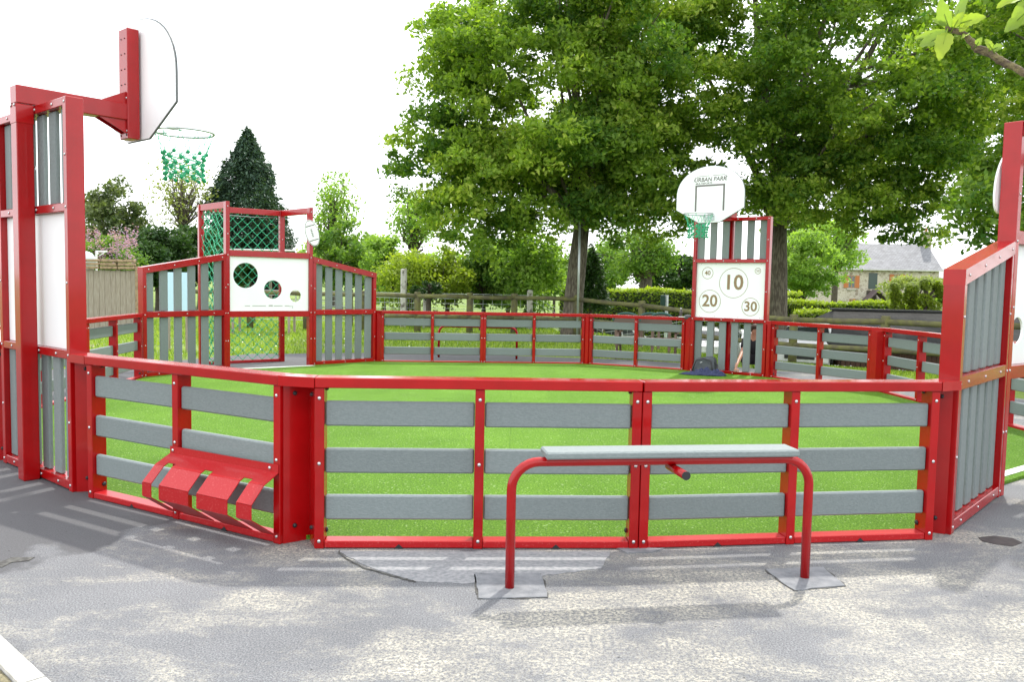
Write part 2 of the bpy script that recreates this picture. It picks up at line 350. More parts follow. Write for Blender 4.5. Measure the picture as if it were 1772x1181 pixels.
asph=[(-16,-10),(16,-10),(16,6),(9,8.6),(7.6,12.2),(5.7,15.4),(4.2,16.6),(2.6,17.5),(.4,17.9),(-1.7,18.3),(-3.4,17.9),(-5.4,17.2),(-6.9,14.4),(-8.5,12.5),(-12,12.6),(-16,13)]
def wobble(poly,step=.35,amp=.07):
    out=[];n=len(poly)
    for i in range(n):
        a=Vector(poly[i]);b=Vector(poly[(i+1)%n]);k=max(1,int((b-a).length/step))
        for j in range(k):
            p=a.lerp(b,j/k); w=amp if j else 0; out.append((p.x+random.uniform(-w,w),p.y+random.uniform(-w,w)))
    return out
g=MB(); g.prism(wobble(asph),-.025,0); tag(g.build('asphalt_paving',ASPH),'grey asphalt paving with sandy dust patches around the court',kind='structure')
LTl,LTr=(-4.14,6.825),(-3.09,5.915)
A0,A1=(-2.92,5.785),(-1.31,4.83); B0,B1,B2=(-1.125,4.775),(.765,4.88),(2.655,5.18)
G1=[(2.79,5.28),(3.72,6.33),(4.97,7.31),(5.82,8.6)]
R0,R1,R2=(5.83,8.66),(5.78,10.62),(5.66,12.55); R3,R4=(5.54,12.74),(4.52,14.36)
FTr,FTl=(4.43,14.43),(3.30,15.27); F0,F1=(3.20,15.37),(1.52,16.17); F2,F3,F4=(1.40,16.2),(-.56,16.03),(-2.50,15.86)
G2=[(-2.64,15.90),(-3.62,14.97),(-4.85,14.03),(-5.67,12.68)]
L0,L1,L2=(-5.67,12.60),(-5.50,10.65),(-5.42,8.75); L3,L4=(-5.36,8.55),(-4.27,6.88)
ring=[LTl,LTr,A0,A1,B0,B1,B2]+G1+[R1,R2,R3,R4,FTr,FTl,F0,F1,F2,F3,F4]+G2+[L1,L2,L3,L4]
cen=Vector((.08,10.5)); turf=[tuple(Vector(p)+(cen-Vector(p)).normalized()*.085) for p in ring]
g=MB(); g.prism(turf,.002,.028); tag(g.build('artificial_turf',TURF),'bright green artificial turf filling the sports court',kind='structure')
for gi,G in enumerate((G1,G2)):     # white goal line across each goal mouth
    a=Vector(G[1]);b=Vector(G[2]); inn=(cen-(a+b)/2).normalized(); d=(b-a).normalized(); a=a+inn*.16+d*.08; b=b+inn*.16-d*.08
    g=MB(); w=.09; g.prism([tuple(a),tuple(b),tuple(b+inn*w),tuple(a+inn*w)],.030,.034)
    tag(g.build('goal_line',M('line_white',(.78,.80,.78),.7,c2=(.55,.65,.45),scale=90,lo=.55,hi=.7)),'white goal line on the turf at the '+('right goal' if gi==0 else 'far left goal'),kind='structure')
# patches in the asphalt
def patch(pts,mat,label,h=.004,amp=.008):
    pts=[tuple(at(x,y,1).xy) if False else tuple(gp(x,y)) for x,y in pts]
    g=MB(); g.prism(wobble(pts,.05,amp),.0005,h+.0005); return tag(g.build('asphalt_patch',mat),label,kind='structure')
def gp(px,py,z=0.):
    a=at(px,py,1); o=Vector((0,0,EYE)); d=a-o; t=(z-EYE)/d.z; return (o+d*t).xy
for pts,lab in (([(822,996),(935,995),(947,1036),(828,1038)],'cement patch round the left leg of the near bench'),([(1325,988),(1425,984),(1462,1016),(1375,1024),(1352,1010)],'cement patch round the right leg of the near bench')):
    cx=sum(p[0] for p in pts)/len(pts);cy=sum(p[1] for p in pts)/len(pts)
    patch([(cx+(x-cx)*1.025,cy+(y-cy)*1.03) for x,y in pts],DIRTLINE,'dark tar edge of the '+lab,.003,.012)
    patch(pts,CONC,lab,.007,.006)
patch([(583,955),(1055,957),(1040,985),(900,1003),(800,1012),(720,1008),(660,990),(600,965)],M('smooth_tarmac',(.19,.20,.21),.75,c2=(.30,.30,.31),scale=40,bump=.2,bscale=150),'smooth grey tarmac reinstatement along the near fence',.003,.01)
g=MB(); cr_=[gp(x,y) for x,y in ((585,956),(600,970),(632,985),(668,996),(700,1004),(722,1010))]; pp=[]
for a_,b_ in zip(cr_,cr_[1:]):
    for k in range(5): q=a_.lerp(b_,k/5); pp.append(Vector((q.x+random.uniform(-.006,.006),q.y+random.uniform(-.006,.006),.004)))
g.tube(pp,.005,4); tag(g.build('tarmac_crack',DIRTLINE),'thin curved crack edging the smooth tarmac before the front fence',kind='structure')
patch([(1693,932),(1720,929),(1752,933),(1769,941),(1752,947),(1722,943),(1700,938)],M('dark_puddle',(.035,.03,.032),.5,c2=(.07,.06,.06),scale=20),'dark oval repair in the asphalt by the right goal',.004,.006)
patch([(1065,949),(1150,951),(1128,958),(1085,959)],CONC,'small cement patch under the middle fence post',.007,.006)
patch([(0,974),(22,966),(60,966),(50,972),(20,975),(2,984)],DIRTLINE,'short tar crack in the asphalt at the left',.003,.01)
# kerb, bottom left
g=MB(); a=Vector((-1.46,2.80)); d=Vector((-.72,.66)).normalized(); n=Vector((-d.y,d.x)) 
if n.x>0:n=-n
for k in range(7):
    p=a+d*(k*1.0-.6)+n*.0; q=p+d*.985
    g.prism([tuple(p),tuple(q),tuple(q+n*.085),tuple(p+n*.085)],-.03,.03)
tag(g.build('kerb',M('kerb_stone',(.40,.39,.36),.8,c2=(.60,.59,.55),scale=12,bump=.3,bscale=80)),'pale kerb stones in the bottom left corner',kind='structure')
g=MB(); g.prism([tuple(a-d*.6+n*.09),tuple(a+d*6.4+n*.09),tuple(a+d*6.4+n*1.4),tuple(a-d*.6+n*1.4)],.001,.012); tag(g.build('gravel_strip',M('gravel',(.10,.09,.05),.9,c2=(.25,.22,.13),scale=60,bump=1,bscale=60)),'sandy gravel strip beyond the kerb',kind='structure')

# ------------------------------------------------------------------ court fence
def bolt(parent,x,z,y0,y1,r=.011,mat=None,name='bolt'):
    g=MB()
    for y,s in (((y0,-1),(y1,1)) if y0!=y1 else ((y0,-1),)):
        g.ball((x,y,z),r,sc=(1,.55,1),seg=8,rings=6)
    return g.build(name,mat or STEEL,parent,True)
def fence_panel(P0,P1,label,group='low board fence panels round the court',rack=False,mid=True,skipright=False):
    rz,Ln=frame(P0,P1); t=thing('fence_panel',label,'fence panel',(P0[0],P0[1],0),rz,group)
    pw=.055
    def post(x):
        p=MB().box(x-pw/2,x+pw/2,-.055,.055,0,.94,.004).build('post',RED,t)
        for z in (.045,.50,.88): bolt(p,x,z,-.056,.056)
        return p
    xs_=[pw/2,Ln/2,Ln-pw/2] if mid else [pw/2,Ln-pw/2]
    for x in xs_: post(x)
    bx=[(pw+.002,Ln/2-pw/2-.002),(Ln/2+pw/2+.002,Ln-pw-.002)] if mid else [(pw+.002,Ln-pw-.002)]
    for x0,x1 in bx:
        for z0 in (.165,.44,.715):
            MB().box(x0,x1,-.03,.008,z0,z0+.145,.009).build('board',BOARD,t)
    MB().box(.002,Ln-.002,-.07,.07,.9405,1.0,.005).build('top_rail',RED,t)
    g=MB()
    for x0,x1 in bx: g.box(x0-.001,x1+.001,-.05,.05,.004,.045,.004)
    g.build('bottom_rail',REDW,t)
    g=MB()
    for x0,x1 in bx: xm=(x0+x1)/2; g.prism([(xm-.03,.0),(xm+.03,.0),(xm,.028)],-.0525,-.0505,mat=Matrix(((1,0,0,0),(0,0,1,0),(0,1,0,0),(0,0,0,1))))
    g.build('drain_notch',BLACKR,t)
    g=MB()
    for z in (.09,.93):
        for x,sg in ((pw,1),(Ln-pw,-1)): g.ball((x+sg*.004,.03,z),.016,sc=(.6,1,1))
    g.build('bolt_cap',BLACKR,t,True)
    return t
def corner_post(Pa,Pb,da,db,label,h=.94,cap=True):
    # folded sheet joining two panels; Pa/Pb panel ends, da/db panel directions
    o=(Vector(Pa)+Vector(Pb))/2; t=thing('corner_post',label,'corner post',(o.x,o.y,0),0,'folded corner posts of the court fence')
    a=Vector(Pa)-o;b=Vector(Pb)-o; na=Vector((-da[1],da[0]));nb=Vector((-db[1],db[0])); nm=(na+nb).normalized()
    e=.003; a2=a+Vector(da)*e; b2=b-Vector(db)*e
    v=(a+b)/2+nm*(.055 if (a-b).length<.16 else .10); th=.006
    out=[a2-na*.03,v-nm*.0,b2-nb*.03]; inn=[a2+na*.045,v+nm*.012+(a-b)*.22,v+nm*.012-(a-b)*.22,b2+nb*.045]
    MB().prism([tuple(p) for p in out]+[tuple(p) for p in inn[::-1]],.0,h).build('folded_post',RED,t)
    if cap: MB().prism([tuple(a-na*.07),tuple(b-nb*.07),tuple(b+nb*.07),tuple(a+na*.07)],.941,.9995).build('rail_joint',RED,t)
    g=MB()
    for z in (.10,.89):
        g.ball(((a2-na*.03).lerp(v,.45)).to_3d()+Vector((0,0,z))-(nm*.004).to_3d(),.014); g.ball(((b2-nb*.03).lerp(v,.45)).to_3d()+Vector((0,0,z))-(nm*.004).to_3d(),.014)
    g.build('bolt_cap',BLACKR,t,True); return t
def dirn(P,Q): v=(Vector(Q)-Vector(P)).normalized(); return (v.x,v.y)
pA=fence_panel(A0,A1,'low fence panel with the slotted red rack, left of the front corner post')
fence_panel(B0,B1,'front fence panel left of the double middle post, seen past the left bench leg')
fence_panel(B1,B2,'front fence panel behind the right half of the near bench, next to the right goal')
fence_panel(R0,R1,'side fence panel seen at the right picture edge beyond the right goal')
fence_panel(R1,R2,'right side fence panel partly hidden behind the tall slatted goal wing')
fence_panel(R3,R4,'fence panel just right of the number target tower, white cars behind')
fence_panel(F0,F1,'back fence panel left of the number target tower, picnic table behind it')
fence_panel(F2,F3,'back fence panel in front of the big tree trunk, right end of far bench')
fence_panel(F3,F4,'back fence panel next to the far left goal, left end of far bench')
fence_panel(L0,L1,'left side fence panel joining the far left goal')
fence_panel(L1,L2,'left side fence panel mostly hidden behind the near left hoop tower')
fence_panel(L3,L4,'angled fence panel beyond the near left hoop tower')
corner_post(LTr,A0,dirn(LTl,LTr),dirn(A0,A1),'corner post between the near left hoop tower and the rack panel')
corner_post(A1,B0,dirn(A0,A1),dirn(B0,B1),'front corner post right of the slotted red rack')
corner_post(B2,G1[0],dirn(B1,B2),dirn(G1[0],G1[1]),'front corner post against the right goal wing',cap=False)
corner_post(R2,R3,dirn(R1,R2),dirn(R3,R4),'corner post in the right side fence, in front of the slate roofed shed')
corner_post(F1,F2,dirn(F0,F1),dirn(F2,F3),'corner post in the back fence right of the big tree trunk')
corner_post(F4,G2[0],dirn(F3,F4),dirn(G2[0],G2[1]),'corner post between the back fence and the far left goal')
corner_post(FTl,F0,dirn(FTr,FTl),dirn(F0,F1),'corner post left of the number target tower, behind the dark bag')
corner_post(R4,FTr,dirn(R3,R4),dirn(FTr,FTl),'corner post right of the number target tower')
corner_post(L4,LTl,dirn(L3,L4),dirn(LTl,LTr),'corner post at the far edge of the near left hoop tower')
# mitred end of the top rail running under the right goal wing
t=thing('rail_end','red end piece of the front top rail meeting the right goal wing','rail end',(B2[0],B2[1],0),0)
b1=Vector(dirn(B1,B2)); nb1=Vector((-b1.y,b1.x)); e=Vector(G1[0])-Vector(B2)
MB().prism([tuple(-nb1*.07),tuple(nb1*.07),tuple(e+nb1*.06-b1*.02),tuple(e+b1*.03-nb1*.08),tuple(e*.6-nb1*.08)],.9405,.9995).build('rail_joint',RED,t)
# slotted red rack on panel A
def rack(parent):
    s0,s1=.90,1.868
    prof=[(-.058,.475),(-.058,.425),(-.17,.372),(-.262,.278),(-.262,.195),(-.075,.062)]
    slots=[(.085,.16),(.43,.505),(.77,.845)]
    cuts=[0]; 
    for a,b in slots: cuts+=[a,b]
    cuts.append(s1-s0)
    g=MB(); th=.005
    for i in range(len(cuts)-1):
        x0,x1=s0+cuts[i],s0+cuts[i+1]; isl=(i%2==1)
        for k in range(len(prof)-1):
            (y0,z0),(y1,z1)=prof[k],prof[k+1]
            if isl and 2<=k<=4: continue
            if isl and k==1:
                ym,zm=y0+(y1-y0)*.72,z0+(z1-z0)*.72; y1,z1=ym,zm
            d=Vector((0,y1-y0,z1-z0)).normalized(); nn=Vector((0,-d.z,d.y))*th
            v=[Vector((x0,y0,z0)),Vector((x1,y0,z0)),Vector((x1,y1,z1)),Vector((x0,y1,z1))]
            v=v+[p-nn for p in v]
            g.add(v,[(0,1,2,3),(7,6,5,4),(0,4,5,1),(1,5,6,2),(2,6,7,3),(3,7,4,0)])
    return g.build('slotted_rack',REDW,parent)
rk=rack(pA)
for x in (.93,1.80): bolt(rk,x,.45,-.066,-.060)

# ------------------------------------------------------------------ goals and their wings
def slat_run(g_parent,x0,x1,n,w,z0,z1f,y0=-.022,y1=.012):
    p=(x1-x0-w)/(n-1)
    for i in range(n):
        a=x0+i*p; z1=z1f(a+w/2); MB().box(a,a+w,y0,y1,z0,z1,.007).build('slat',SLAT,g_parent)
def wing(P0,P1,h0,h1,label,outer_at):      # local x from P0 to P1, heights at each end
    rz,Ln=frame(P0,P1); t=thing('goal_wing',label,'goal side panel',(P0[0],P0[1],0),rz,'slatted wings beside the goals')
    pw=.065
    hf=lambda x:h0+(h1-h0)*x/Ln
    for x in (pw/2,Ln-pw/2):
        p=MB().box(x-pw/2,x+pw/2,-.062,.062,0,hf(x)-.10,.004).build('post',RED,t)
        for z in (.045,.5,.97,1.4): bolt(p,x,z,-.063,.063)
    g=MB(); v=[]
    for x in (-.002,Ln+.002):
        for y in (-.065,.065):
            for dz in (-.10,0): v.append((x,y,hf(x)+dz))
    g.add(v,[(0,1,3,2),(4,6,7,5),(0,4,5,1),(2,3,7,6),(1,5,7,3),(0,2,6,4)]); tr=g.build('top_rail',RED,t)
    for k in range(4): x=.1+(Ln-.2)*k/3; bolt(tr,x,hf(x)-.05,-.066,.066)
    mr=MB().box(pw,Ln-pw,-.06,.06,.93,1.02,.004).build('middle_rail',RED,t)
    br=MB().box(pw,Ln-pw,-.06,.06,.012,.085,.004).build('bottom_rail',RED,t)
    for o,z in ((mr,.975),(br,.05)):
        for k in range(3): bolt(o,Ln*(.17+.33*k),z,-.061,.061)
    slat_run(t,pw+.012,Ln-pw-.012,6,.14,.087,lambda x:.928)
    slat_run(t,pw+.012,Ln-pw-.012,6,.14,1.022,lambda x:hf(x)-.105)
    return t
def lattice(g,gk,O,U,V,lu,lv,pitch,rc,rk,sag=.008,seed=1):
    rnd=random.Random(seed); nu=max(2,round(lu/pitch));nv=max(2,round(lv/pitch)); W=U.cross(V).normalized(); P={}
    for i in range(nu+1):
        for j in range(nv+1):
            if (i+j)%2==0:
                e=0 if i in(0,nu) or j in(0,nv) else 1
                P[i,j]=O+U*(lu*i/nu+e*rnd.uniform(-sag,sag))+V*(lv*j/nv+e*rnd.uniform(-sag,sag))+W*e*rnd.uniform(-.02,.02)
    for (i,j),p in P.items():
        for di in(-1,1):
            q=P.get((i+di,j+1))
            if q: g.tube([p,(p+q)/2+W*.004,q],rc,5,cap=False)
        if rk: gk.ball(p,rk,seg=6,rings=4)
def goal(G,label,ball_x,logo):
    rz,Ln=frame(G[1],G[2]); t=thing('multisport_goal',label,'goal',(G[1][0],G[1][1],0),rz,'goals at the two ends of the court')
    pw=.065; H1,H2,HT,dep=.97,2.0,2.84,1.05      # outside of the court is -y
    dv=Vector((.10,-1,0)).normalized()*dep
    for x in (pw/2,Ln-pw/2):
        p=MB().box(x-pw/2,x+pw/2,-.065,.065,0,HT,.004).build('front_post',RED,t)
        for z in (.5,.97,1.45,1.95,2.3,2.76): bolt(p,x,z,-.066,.066)
        q=MB().box(x-.045+dv.x,x+.045+dv.x,dv.y-.045,dv.y+.045,0,HT,.004).build('rear_post',RED,t)
        for z in (.5,1.4,2.3,2.76): bolt(q,x+dv.x,z,dv.y-.046,dv.y+.046)
        b=MB().beam((x,-.066,HT-.055),(x+dv.x,dv.y+.046,HT-.055),.06,.11).build('top_side_beam',RED,t)
    MB().beam((dv.x+.08,dv.y,HT-.055),(Ln+dv.x-.08,dv.y,HT-.055),.07,.10).build('top_rear_beam',RED,t)
    MB().beam((dv.x+.08,dv.y,.03),(Ln+dv.x-.08,dv.y,.03),.05,.05).build('ground_rear_beam',REDW,t)
    a=MB().box(pw,Ln-pw,-.06,.06,.90,1.0,.004).build('crossbar',RED,t); MB().box(pw,Ln-pw,-.06,.06,1.93,2.03,.004).build('upper_crossbar',RED,t)
    W=Ln
    pl=lambda u,z,w:Vector((u,.015+w,z))
    holes=[(W*f,z,r) for f,z,r in ((1-.225,1.61,.215),(1-.535,1.375,.16),(1-.80,1.265,.105))]
    tp=holed_plate('target_panel',[(pw+.004,1.002),(W-pw-.004,1.002),(W-pw-.004,1.928),(pw+.004,1.928)],holes,.014,WHITE,t,pl)
    g=MB()
    for y in (.0235,):                     # thin line emblem along the bottom of the panel
        for x0,x1 in ((.33,.42),(.46,.70),(.84,1.0),(1.04,1.12)): g.box(W-x1,W-x0,y,y+.002,1.088,1.096,.0005)
        g.box(W-1.17,W-1.12,y,y+.002,1.080,1.086,.0005); g.box(.36,.366,y,y+.002,1.05,1.09,.0005)
        for k in range(5): g.box(W-.76-k*.015,W-.752-k*.015,y,y+.002,1.082,1.105,.0005)
    g.build('panel_emblem',GREY_INK,tp)
    nt_=thing_child('net',t); 
    O=Vector((dv.x+.045,dv.y,0.06)); U=Vector((1,0,0)); V=Vector((0,0,1))
    g=MB();gk=MB(); lattice(g,gk,O,U,V,Ln-.09,HT-.18,.093,.0055,.017,seed=3)
    # side net on the side away from ball plate
    x=Ln-.03
    lattice(g,gk,Vector((x,-.07,.06)),Vector((dv.x,dv.y,0)).normalized(),V,dep-.11,HT-.18,.093,.0055,.017,seed=4)
    g.add(gk.v,gk.f,1); c=g.build('rope_mesh',[ROPE_LT,KNOT],nt_,True)
    # wire that carries the net under the beams
    MB().tube([(dv.x+.05,dv.y+.03,HT-.14),(Ln/2,dv.y+.03,HT-.155),(Ln+dv.x-.05,dv.y+.03,HT-.14)],.005,6).build('wire',STEEL,nt_,True)
    # rugby ball shaped plate on the court side of one front post
    bx=ball_x; bz=2.39; an=R(18)
    outl=[]
    for k in range(36):
        th=2*math.pi*k/36; c_,s_=math.cos(th),math.sin(th); rr=(.24*abs(s_)**1.0,.13)
        u=.13*math.copysign(abs(c_)**.85,c_); w=.235*math.copysign(abs(s_)**1.15,s_)
        outl.append((u,w))
    rot=lambda u,w:(bx-u*math.cos(an)-w*math.sin(an)*-1,bz+w*math.cos(an)+u*math.sin(an))
    bp=holed_plate('ball_plate',[rot(*p) for p in outl],[],.014,WHITE,t,lambda u,z,w:Vector((u,.085+w,z)))
    g=MB()
    def ln(p,q,w=.010):
        a=rot(*p);b=rot(*q); g.beam((a[0],.0935,a[1]),(b[0],.0935,b[1]),.003,w,.0005,up=Vector((0,1,0)).cross(Vector((b[0]-a[0],0,b[1]-a[1])).normalized()))
    for k in range(36):
        ln(tuple(c*.95 for c in outl[k]),tuple(c*.95 for c in outl[(k+1)%36]),.008)
    for s_ in(-1,1): ln((-.085,.13*s_),(.085,.13*s_),.016)
    ln((0,-.075),(0,.075),.008)
    for k in range(5): ln((-.022,-.06+.03*k),(.022,-.06+.03*k),.007)
    g.build('lacing',GREY_INK,bp)
    return t
def thing_child(name,parent):
    o=bpy.data.objects.new(name,None); COL.objects.link(o); o.parent=parent; return o
goal(G2,'far left goal with white holed target panel and green net cage',.03,0)
goal(G1,'goal at the right picture edge, partly out of the picture',.09,0)
wing(G2[0],G2[1],1.71,1.97,'right hand slatted wing of the far left goal',0)
wing(G2[2],G2[3],1.97,1.70,'left hand slatted wing of the far left goal',0)
wing(G1[0],G1[1],1.70,1.95,'tall slatted wing seen edge on at the right of the front fence',0)
wing(G1[2],G1[3],1.97,1.70,'slatted wing on the far side of the right goal, at the picture edge',0)

# ------------------------------------------------------------------ hoop towers
def tower(Pl,Pr,label,armdir,front):
    # local x along the panel (direction CCW round court, court on +y)
    rz,Ln=frame(Pl,Pr); mid=(Vector(Pl)+Vector(Pr))/2; t=thing('hoop_tower',label,'basketball tower',(mid.x,mid.y,0),rz,'basketball towers of the court')
    h=Ln/2; pw=.06; H=2.80; D=.06
    for x in (-h+pw/2,h-pw/2):
        p=MB().box(x-pw/2,x+pw/2,-D,D,0,H,.004).build('post',RED,t)
        for z in (.045,.5,.985,1.5,2.035,2.4,2.765): bolt(p,x,z,-D-.001,D+.001)
    rails=[('bottom_rail',.01,.075),('middle_rail',.955,1.015),('upper_rail',2.005,2.065),('top_rail',2.74,2.8)]
    for nm,z0,z1 in rails:
        o=MB().box(-h+pw,h-pw,-D+.002,D-.002,z0,z1,.004).build(nm,RED,t)
        for x in (-.4*Ln*.8,-.12,.12,.4*Ln*.8): bolt(o,x,(z0+z1)/2,-D,D)
    for z0,z1 in ((.077,.953),(2.067,2.738)): slat_run(t,-h+pw+.008,h-pw-.008,6,.128,z0,lambda x:z1,-.02,.012)
    pan=MB().box(-h+pw+.002,h-pw-.002,-.012,.006,1.017,2.003,.002).build('target_panel',WHITE,t)
    g=MB()
    for x in (-.45*Ln*.9,-.12*Ln,.2*Ln,.45*Ln*.9):
        for z in (1.04,1.98): g.ball((x*.98,.008,z),.006)
    g.build('screw',STEEL,pan)
    if front:       # rings and numbers, on the court side
        def ring(x,z,r): 
            g=MB(); n=48
            v=[];f=[]
            for k in range(n):
                a=2*math.pi*k/n
                for rr in (r-.006,r+.002): v.append((x+rr*math.cos(a),.0085,z+rr*math.sin(a)))
            for k in range(n): a=2*k;b=2*((k+1)%n); f.append((a,a+1,b+1,b))
            g.add(v,f); g.build('number_ring',TAN_INK,pan)
        sxx=Ln-2*pw
        for txt,u,v_,r,sz in (('10',.548,.36,.265,.33),('20',.21,.70,.205,.265),('30',.80,.78,.158,.215),('40',.165,.185,.105,.10),('50',.885,.14,.053,.055)):
            x=h-pw-u*sxx; z=2.0-v_*.985; ring(x,z,r)
            text_mesh('number',txt,sz*1.12,TAN_INK,pan,(x,.0085,z),(R(90),0,R(180)),.001,sz*(.022 if sz>.08 else .004))
    # rear box post (outside) and over-arm
    yb=-.06-.062; xb=.06
    sp=MB().box(xb-.058,xb+.058,yb-.058,yb+.058,0,2.77,.006).build('support_post',RED,t)
    MB().tube([(xb+.03,yb+.06,2.35),(xb+.06,yb+.07,2.36),(xb+.065,yb+.06,2.33)],.004,6).build('ring_eye',STEEL,sp)
    ca,sa=math.sin(armdir),math.cos(armdir); ad=Vector((ca,sa,0)); base=Vector((xb,yb,0))
    s1=.75+.122-.10
    g=MB(); g.beam(base-ad*.058+Vector((0,0,2.87)),base+ad*s1+Vector((0,0,2.87)),.125,.13,.005); arm=g.build('arm',RED,t)
    MB().box(xb-.061,xb+.061,yb-.061,yb+.061,2.66,2.80,.004).build('arm_sleeve',RED,t)
    for x in (xb-.035,xb+.035): bolt(arm,x,2.79,yb-.064,yb-.064,.012)
    bc=base+ad*(.75+.122)                       # plane of the board
    ag=thing_child('backboard',t); ag.location=bc; ag.rotation_euler=(0,0,-armdir)     # local x along board, +y forward
    MB().box(-.075,.075,-.125,-.028,2.66,3.53,.005).build('board_mast',RED,t).parent=ag
    g=MB()
    for s_ in(-1,1):
        v=[(s_*.04,-.126,3.03),(s_*.04,-.126,2.70),(s_*.04,-.33,2.80),(s_*.04,-.33,2.93)]; v2=[(x+.006,y,z) for x,y,z in v]
        g.add(v+v2,[(0,1,2,3),(7,6,5,4),(0,4,5,1),(1,5,6,2),(2,6,7,3),(3,7,4,0)])
    g.build('gusset',RED,ag)
    for z in (2.69,2.72,2.98):
        for x in (-.05,.05): bolt(ag,x,z,-.126,-.126,.010,STEEL if z>2.7 else BLACKR)
    g=MB()
    for k in range(7):
        for x in (-.03,.03): g.ball((x,-.1255,3.45-.12*k),.006)
    g.build('peg_hole',BLACKR,ag)
    W=.63; o=[(-.19,2.665),(.19,2.665),(W,2.90),(W,3.12)]
    for k in range(1,24): a=math.pi*k/24; o.append((W*math.cos(a),3.12+.50*math.sin(a)**.9))
    o.append((-W,3.12)); o.append((-W,2.90))
    bd=holed_plate('board',o,[],.02,WHITE,ag,lambda u,z,w:Vector((u,w,z)))
    g=MB(); oo=[Vector((x,0,z)) for x,z in o]
    for i in range(len(oo)): g.tube([oo[i],oo[(i+1)%len(oo)]],.0095,6)
    g.build('board_edge',M('edge_grey',(.10,.11,.11),.5),bd)
    g=MB()
    for x in (-.26,.26): g.box(x-.017,x+.017,.0108,.0118,2.86,3.28,.0002)
    g.box(-.277,.277,.0108,.0118,3.28,3.31,.0002); g.build('target_square',GREY_INK,bd)
    e=(R(90),0,R(180))
    text_mesh('lettering','URBAN PARK',.10,GREY_INK,bd,(0,.0115,3.395),e,.0005,.0022,sx=1.0,shear=.15)
    text_mesh('lettering','MULTISPORTS',.040,GREY_INK,bd,(.12,.0115,3.333),e,.0005,.0012,sx=1.25,shear=.15)
    text_mesh('lettering','www.urbanpark.com',.034,M('faint_ink',(.55,.57,.57),.5),bd,(-.40,.0115,2.90),(R(90),R(28),R(180)),.0005,0) if False else None
    g=MB(); pts=[(.31,3.36),(.29,3.42),(.22,3.455),(.02,3.46)]; pts2=[(-.05,3.46),(-.26,3.46),(-.31,3.43),(-.28,3.36)]
    for pp in (pts,pts2):
        for a_,b_ in zip(pp,pp[1:]): g.beam((a_[0],.0112,a_[1]),(b_[0],.0112,b_[1]),.001,.008,.0002)
    g.build('logo_outline',GREY_INK,bd)
    # ring, bracket and chain net
    hz=2.785; hc=Vector((0,.385,hz)); hr=.24
    hp=thing_child('hoop',ag)
    g=MB(); g.tube([hc+Vector((math.cos(a)*hr,math.sin(a)*hr,0)) for a in np.linspace(0,2*math.pi,41)],.010,8,cap=False); g.build('hoop_ring',GALV,hp,True)
    g=MB(); 
    for s_ in(-1,1): g.tube([(s_*.08,.012,hz-.01),(s_*.14,.25,hz-.006),(s_*.12,.30,hz-.002)],.008,6)
    g.box(-.10,.10,.011,.020,hz-.09,hz+.03,.002); g.build('hoop_bracket',GALV,hp)
    g=MB(); gk=MB(); n=10; rows=6; rnd=random.Random(9)
    def np_(i,j):
        z=hz-.135-.043*j if j else hz-.012
        rr=(hr-.005) if j==0 else .190-.035*math.sin(j/rows*2.2)+rnd.uniform(-.006,.006)
        a=2*math.pi*(i+(.5 if j%2 else 0))/n
        return hc*0+Vector((math.cos(a)*rr,.385+math.sin(a)*rr,z+rnd.uniform(-.005,.005)))
    P=[[np_(i,j) for i in range(n)] for j in range(rows+1)]
    for j in range(rows):
        for i in range(n):
            for q in ((P[j+1][i],P[j+1][(i+1)%n]) if j%2==0 and j>0 else (P[j+1][i],P[j+1][i-1])):
                p=P[j][i]; m_=(p+q)/2+ (Vector((rnd.uniform(-.01,.01),rnd.uniform(-.01,.01),0)) if j==0 else Vector((0,0,0)))
                g.tube([p,m_,q],.0028 if j==0 else .004,5,cap=False)
    for j in range(1,rows+1):
        for i in range(n): gk.ball(P[j][i],.0175,seg=8,rings=6)
    nn=thing_child('hoop_net',hp); hp_=nn
    g.add(gk.v,gk.f,1); g.build('chain_net',[ROPE_LT,KNOT],hp,True)
    bpy.data.objects.remove(nn)
    return t
tower(LTl,LTr,'near left hoop tower, its backboard seen from behind against the sky',R(0),False)
tower(FTr,FTl,'far hoop tower with the 10 20 30 40 number target below its lettered backboard',R(3.7),True)

# ------------------------------------------------------------------ benches
def bench(P0,P1,label):
    rz,Ln=frame(P0,P1); t=thing('perch_bench',label,'bench',(P0[0],P0[1],0),rz,'tubular perch benches facing the court')
    H=.655; r=.14; pts=[(0,0,0),(0,0,H-r)]+[(r-r*math.cos(a),0,H-r+r*math.sin(a)) for a in np.linspace(.15,math.pi/2,8)]
    pts+= [(Ln-r+r*math.sin(a),0,H-r+r*math.cos(a)) for a in np.linspace(0,math.pi/2-.15,8)]+[(Ln,0,H-r),(Ln,0,0)]
    MB().tube(pts,.0245,14).build('tube_frame',RED,t,True)
    MB().box(.16,Ln-.10,-.085,.085,H+.026,H+.064,.008).build('seat_plank',BOARD,t)
    MB().box(.17,Ln-.11,-.03,.03,H+.008,H+.0255,.002).build('seat_bracket',RED,t)
    MB().tube([(Ln*.52,.03,H-.035),(Ln*.535,-.16,H-.045)],.022,12).build('foot_peg',RED,t,True)
    MB().tube([(Ln*.535,-.1605,H-.045),(Ln*.5355,-.168,H-.045)],.0225,12).build('end_cap',BLACKR,t)
    return t
bench((.012,4.15),(1.60,4.385),'near red tube bench with grey plank in front of the fence')
bench((-1.52,17.25),(.10,17.15),'far red tube bench seen through the back fence below the log fence')

